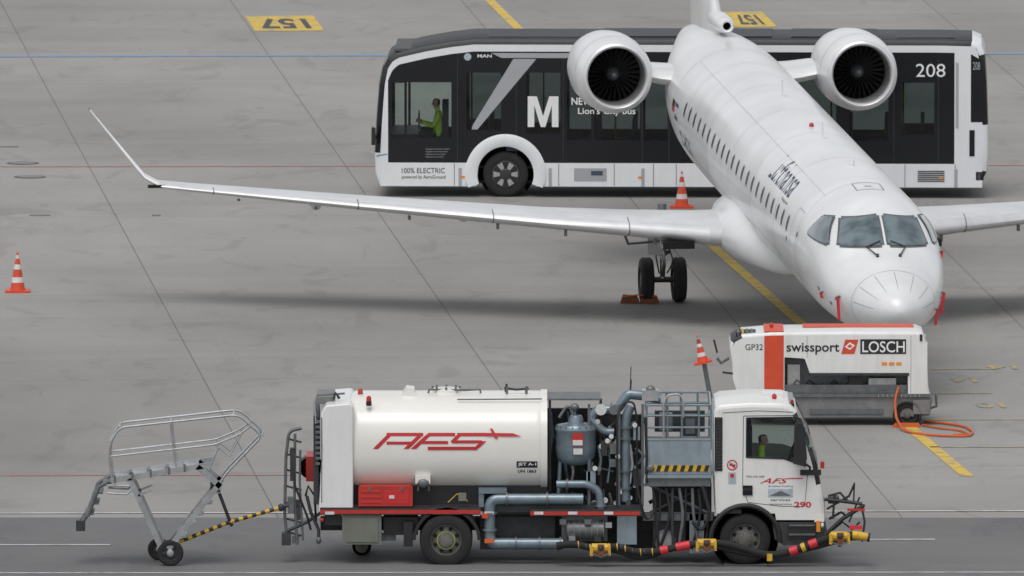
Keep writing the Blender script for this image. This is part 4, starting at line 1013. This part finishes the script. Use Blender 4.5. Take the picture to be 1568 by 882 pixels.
b.cyl((X(1213),.5,Z(624)),(X(1213),.5,Z(618)),.03,'red',n=8)
b.box(X(1256),X(1262),-.02,.1,Z(718),Z(708),'red')
b.tube([T(1106,633,-.0),T(1160,630,.0),T(1214,632,.0)],.007,'mid_metal',5)
pts=[(wcx[0]+.61*math.cos(R(a)),-.01,wcx[1]+.61*math.sin(R(a))) for a in range(-5,186,8)]
b.tube(pts,.045,'black',8)
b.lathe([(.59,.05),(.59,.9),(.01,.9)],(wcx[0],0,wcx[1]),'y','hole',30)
b.prism([(X(1182),Z(797)),(X(1263),Z(797)),(X(1266),Z(812)),(X(1264),Z(830)),(X(1255),Z(834)),(X(1200),Z(836)),(X(1186),Z(826))],-.0,CD,'dark_metal')
b.box(X(1206),X(1250),-.02,.0,Z(826),Z(803),'black')
for py in(806,820): b.box(X(1208),X(1248),-.05,-.02,Z(py),Z(py-2.5),'mid_metal')
b.ball(T(1259,804,.1),(.05,.13,.075),'text_white'); b.box(X(1247),X(1262),-.006,.1,Z(800),Z(790),'cab_white')
b.box(X(1250),X(1256),-.03,-.0,Z(815),Z(798),'amber')
b.build('cab_fittings',TK,ang=35)
b=B()
def ct(txt,a,c,d,e,mat,bold=0,**k): b.text(txt,lambda p,q:(X(a)+p,-.005,Z(e)+q),X(c)-X(a),(e-d)*U,mat,bold,**k)
ct('290',1216,1242,769,778,'logo_red',.03); ct('AFS',1163,1208,733,741,'logo_red',.01,shear=.5); b.box(X(1208),X(1229),-.006,-.003,Z(734),Z(732.5),'logo_red')
ct('TRAL-NX 2690',1142,1170,729,732,'text_black'); ct('Aviation fuelling',1176,1214,744,747,'text_black'); ct('services',1180,1210,764,768,'text_black'); ct('tankservice',1178,1212,771,774,'text_black')
b.box(X(1176),X(1214),-.006,-.0,Z(762),Z(749),'sticker'); b.prism([(X(1178),Z(760)),(X(1195),Z(752)),(X(1212),Z(760))],-.009,-.006,'mid_metal')
b.lathe([(.095,0),(.075,0)],(X(1121),-.006,Z(713)),'y','logo_red',28); b.lathe([(.075,0),(.001,0)],(X(1121),-.004,Z(713)),'y','cone_white',24)
b.prism([(X(1117),Z(711)),(X(1119),Z(709)),(X(1126),Z(716)),(X(1124),Z(718))],-.009,-.007,'logo_red'); b.box(X(1117),X(1126),-.0065,-.005,Z(714),Z(712),'text_black')
b.box(X(1115),X(1127),-.004,0,Z(742),Z(724),'sticker'); b.box(X(1118),X(1124),-.006,-.004,Z(732),Z(726),'logo_red')
b.build('cab_lettering',TK)
person((T.loc()[0]+X(1166),291.0+.6,Z(742)+.0),0)
b=B()
for d in(-.1,1.2):
    b.tube([T(1262,765,d),T(1290,768,d),T(1320,772,d)],.03,'dark_metal',8); b.tube([T(1263,820,d),T(1290,795,d),T(1322,775,d)],.035,'black',8); b.tube([T(1266,780,d),T(1300,760,d),T(1308,742,d)],.018,'black',6)
    b.tube([T(1268,760,d),T(1286,755,d),T(1300,770,d)],.02,'dark_metal',6); b.tube([T(1275,795,d),T(1278,758,d)],.02,'black',6); b.tube([T(1300,800,d),T(1316,762,d)],.015,'black',6)
b.box(X(1297),X(1324),-.14,-.11,Z(782),Z(778),'red'); b.box(X(1300),X(1320),-.15,-.1,Z(810),Z(804),'signal_red'); b.cyl(T(1322,775,-.1),T(1322,775,1.2),.03,'dark_metal'); b.box(X(1268),X(1285),-.0,.4,Z(772),Z(763),'black')
b.tube([T(1320,830,-.1),T(1324,800,-.1),T(1318,770,-.1)],.02,'dark_metal',6)
b.cyl(T(1307,768,-.1),T(1308,740,-.1),.014,'black',n=6)
b.tube([T(1275,812,.1),T(1290,800,.0),T(1305,812,.0),T(1316,800,.1)],.02,'black',6); b.tube([T(1270,795,.2),T(1288,785,.1),T(1298,792,.1)],.025,'dark_metal',6)
hose=[(852,836),(880,834),(910,840),(945,838),(975,846),(1005,845),(1035,839),(1070,833),(1100,832),(1130,838),(1160,847),(1185,850),(1215,844),(1245,833),(1275,823),(1305,820),(1332,824)]
D0=-.28
hp=[Vector(T(a,c,D0)) for a,c in hose]
def cr_(pts,n=5):
    out=[]
    for i in range(len(pts)-1):
        p0=pts[max(i-1,0)];p1=pts[i];p2=pts[i+1];p3=pts[min(i+2,len(pts)-1)]
        for k in range(n):
            t=k/n; out.append(.5*((2*p1)+(p2-p0)*t+(2*p0-5*p1+4*p2-p3)*t*t+(3*p1-p0-3*p2+p3)*t**3))
    out.append(pts[-1]); return out
hs=cr_(hp); b.tube(hs,.062,'rubber',14)
h2=[v+Vector((0,.12,-.06+.05*math.sin(i*.25))) for i,v in enumerate(hs)]; b.tube(h2,.05,'black',10)
def seg(px0,px1,r,mat):
    P=[v for v in hs if X(px0)<=v.x<=X(px1)]
    if len(P)>1: b.tube(P,r,mat,14)
for a,c,mt in((1006,1026,'signal_red'),(1026,1034,'yellow'),(1034,1056,'signal_red'),(1208,1226,'signal_red'),(1224,1235,'yellow'),(1235,1256,'signal_red')): seg(a,c,.08,mt)
for px in range(885,1000,9):
    P=[v for v in hs if X(px)<=v.x<=X(px+7)]
    if P: b.flange(P[0],(1,0,0.1),.067,'yellow' if px%2 else 'dark_metal',.018)
for px,py in((920,840),(1082,833),(1286,822)):
    b.cyl(T(px-14,py,D0),T(px+14,py,D0),.085,'yellow',n=10); b.box(X(px-17),X(px-12),D0-.11,D0+.1,Z(py+8),Z(py-7),'yellow'); b.box(X(px+11),X(px+15),D0-.11,D0+.1,Z(py+7),Z(py-8),'yellow')
    b.box(X(px-5),X(px+5),D0-.12,D0+.1,Z(py+7),Z(py-9),'chock')
    b.cyl(T(px,py+6,D0-.08),T(px,py+16,D0-.08),.03,'dark_metal',n=8); b.tube([T(px-14,py+8,D0-.1),T(px,py+14,D0-.12),T(px+14,py+8,D0-.1)],.014,'mid_metal',6); b.ball(T(px,py,D0-.12),(.05,.03,.05),'dark_metal',10)
seg(1300,1335,.075,'yellow')
for px in(1306,1316,1326): seg(px,px+6,.08,'black')
b.box(X(1174),X(1182),D0-.08,D0+.05,Z(856),Z(845),'yellow')
b.build('fuelling_hose_rig',TK)
# ------------------------------------------------------------------ towed maintenance steps
T=TR(260,868,86.3,85.65,10.6,290.8)
ST=root('mobile_access_steps',T.loc(),0)
b=B(); A='alu'
X,Z=T.X,T.Z
def pz(px,py,d): return (X(px),d,Z(py+0))
def rails(d):
    p=lambda a,c:(X(a),d,Z(c+6))
    b.bend([p(172,728),p(168,695),p(170,672),p(184,650),p(358,631),p(370,634),p(402,663),p(345,722),p(333,742)],.022,A,.12,8)
    b.bend([p(170,694),p(330,676),p(368,660),p(384,648)],.018,A,.1,8)
    b.tube([p(262,645),p(270,710)],.018,A,8); b.tube([p(330,676),p(352,694),p(372,656)],.017,A,8); b.tube([p(335,680),p(320,715)],.017,A,8)
    def bar(a0,c0,a1,c1,w=.09):
        A0=Vector(pz(a0,c0,d));A1=Vector(pz(a1,c1,d)); dd=(A1-A0).normalized(); n=Vector((-dd.z,0,dd.x))*w/2; y=Vector((0,.022,0))
        b.ring_loft([[q-n-y,q-n+y,q+n+y,q+n-y] for q in(A0,A1)],A)
    bar(170,737,324,713,.10); bar(199,734,248,842,.095); bar(303,716,340,748,.10); bar(338,740,258,842,.095); bar(212,760,232,752,.04)
    b.tube([pz(168,738,d),pz(152,747,d),pz(135,792,d)],.035,'mid_metal',8); b.tube([pz(165,756,d),pz(195,758,d),pz(205,748,d)],.02,A,8); b.tube([pz(200,745,d),pz(158,744,d)],.02,A,8)
    b.tube([pz(150,748,d),pz(135,788,d),pz(122,808,d)],.035,'mid_metal',8)
for d in(.05,.85): rails(d)
for (a,c) in((185,735),(212,730),(240,726),(268,722),(292,718)):
    b.box(X(a-10),X(a+12),.05,.85,Z(c+1),Z(c-2),A)
    b.box(X(a-10),X(a-7),.0,.05,Z(c+6),Z(c-6),'mid_metal')
for (a,c) in((166,742),(152,756),(146,772),(138,788)): b.box(X(a-8),X(a+6),.05,.85,Z(c+2),Z(c-1),'mid_metal')
for k in range(5):
    b.box(X(322-k*13),X(338-k*13),.07,.83,Z(757+k*17),Z(755+k*17),A)
b.cyl(pz(122,808,.05),pz(122,808,.85),.045,'black',n=12); b.box(X(117),X(131),.0,.12,Z(814),Z(798),'dark_metal')
for q in((184,656),(262,648),(358,637),(402,669),(170,678)): b.cyl(pz(*q,.05),pz(*q,.85),.018,A,n=8)
b.tube([pz(328,742,.2),pz(334,752,.15),pz(352,800,.15)],.03,'black',8); b.box(X(322),X(336),.3,.6,Z(754),Z(742),'dark_metal')
b.build('frame',ST)
b=B()
wheel(b,X(261),.235,.0,.235,.14,'rim',0); wheel(b,X(242),.20,.85,.20,.14,'rim',0); b.cyl((X(252),.0,.24),(X(252),1.0,.24),.03,'dark_metal')
b.build('wheels',ST)
b=B()
def striped(p0,p1,r,n):
    p0=Vector(p0);p1=Vector(p1)
    for k in range(n): b.cyl(p0.lerp(p1,k/n),p0.lerp(p1,(k+.999)/n),r,'yellow' if k%2==0 else 'text_black',n=10)
striped(pz(275,832,.2),pz(352,803,.3),.036,12); striped(pz(352,803,.3),pz(426,783,.4),.036,11)
b.cyl(pz(426,783,.4),pz(441,779,.45),.03,'dark_metal'); b.ball(pz(430,782,.4),(.06,.05,.07),'dark_metal'); b.tube([pz(350,803,.3),pz(356,809,.3)],.03,'black',6)
b.build('tow_bar',ST)
# ------------------------------------------------------------------ light, sky, camera
w=bpy.data.worlds.new('World'); sc.world=w; w.use_nodes=True
N=w.node_tree.nodes; L=w.node_tree.links
sky=N.new('ShaderNodeTexSky'); sky.sky_type='NISHITA'; sky.sun_disc=False; sky.sun_elevation=R(64); sky.sun_rotation=R(200)
sky.air_density=1.0; sky.dust_density=3; sky.altitude=450
hs_=N.new('ShaderNodeHueSaturation'); hs_.inputs['Saturation'].default_value=.20
L.new(sky.outputs[0],hs_.inputs['Color']); L.new(hs_.outputs[0],N['Background'].inputs['Color']); N['Background'].inputs['Strength'].default_value=.15
sl=bpy.data.lights.new('sun','SUN'); sl.energy=1.25; sl.angle=R(40); sl.color=(1,.98,.95)
so=bpy.data.objects.new('sun',sl); sc.collection.objects.link(so)
az=R(200); el=R(64)
d=Vector((math.sin(az)*math.cos(el),math.cos(az)*math.cos(el),math.sin(el)))
so.rotation_euler=d.to_track_quat('Z','Y').to_euler()
cam=bpy.data.cameras.new('camera'); co=bpy.data.objects.new('camera',cam); sc.collection.objects.link(co)
cam.sensor_width=36; cam.lens=F/1568*36; cam.clip_start=1; cam.clip_end=20000
cam.dof.use_dof=True; cam.dof.focus_distance=295; cam.dof.aperture_fstop=8.0
co.location=(0,0,H); co.rotation_euler=(R(90)-math.atan(TP),0,0); sc.camera=co
sc.view_settings.view_transform='Standard'; sc.view_settings.look='None'; sc.view_settings.exposure=0
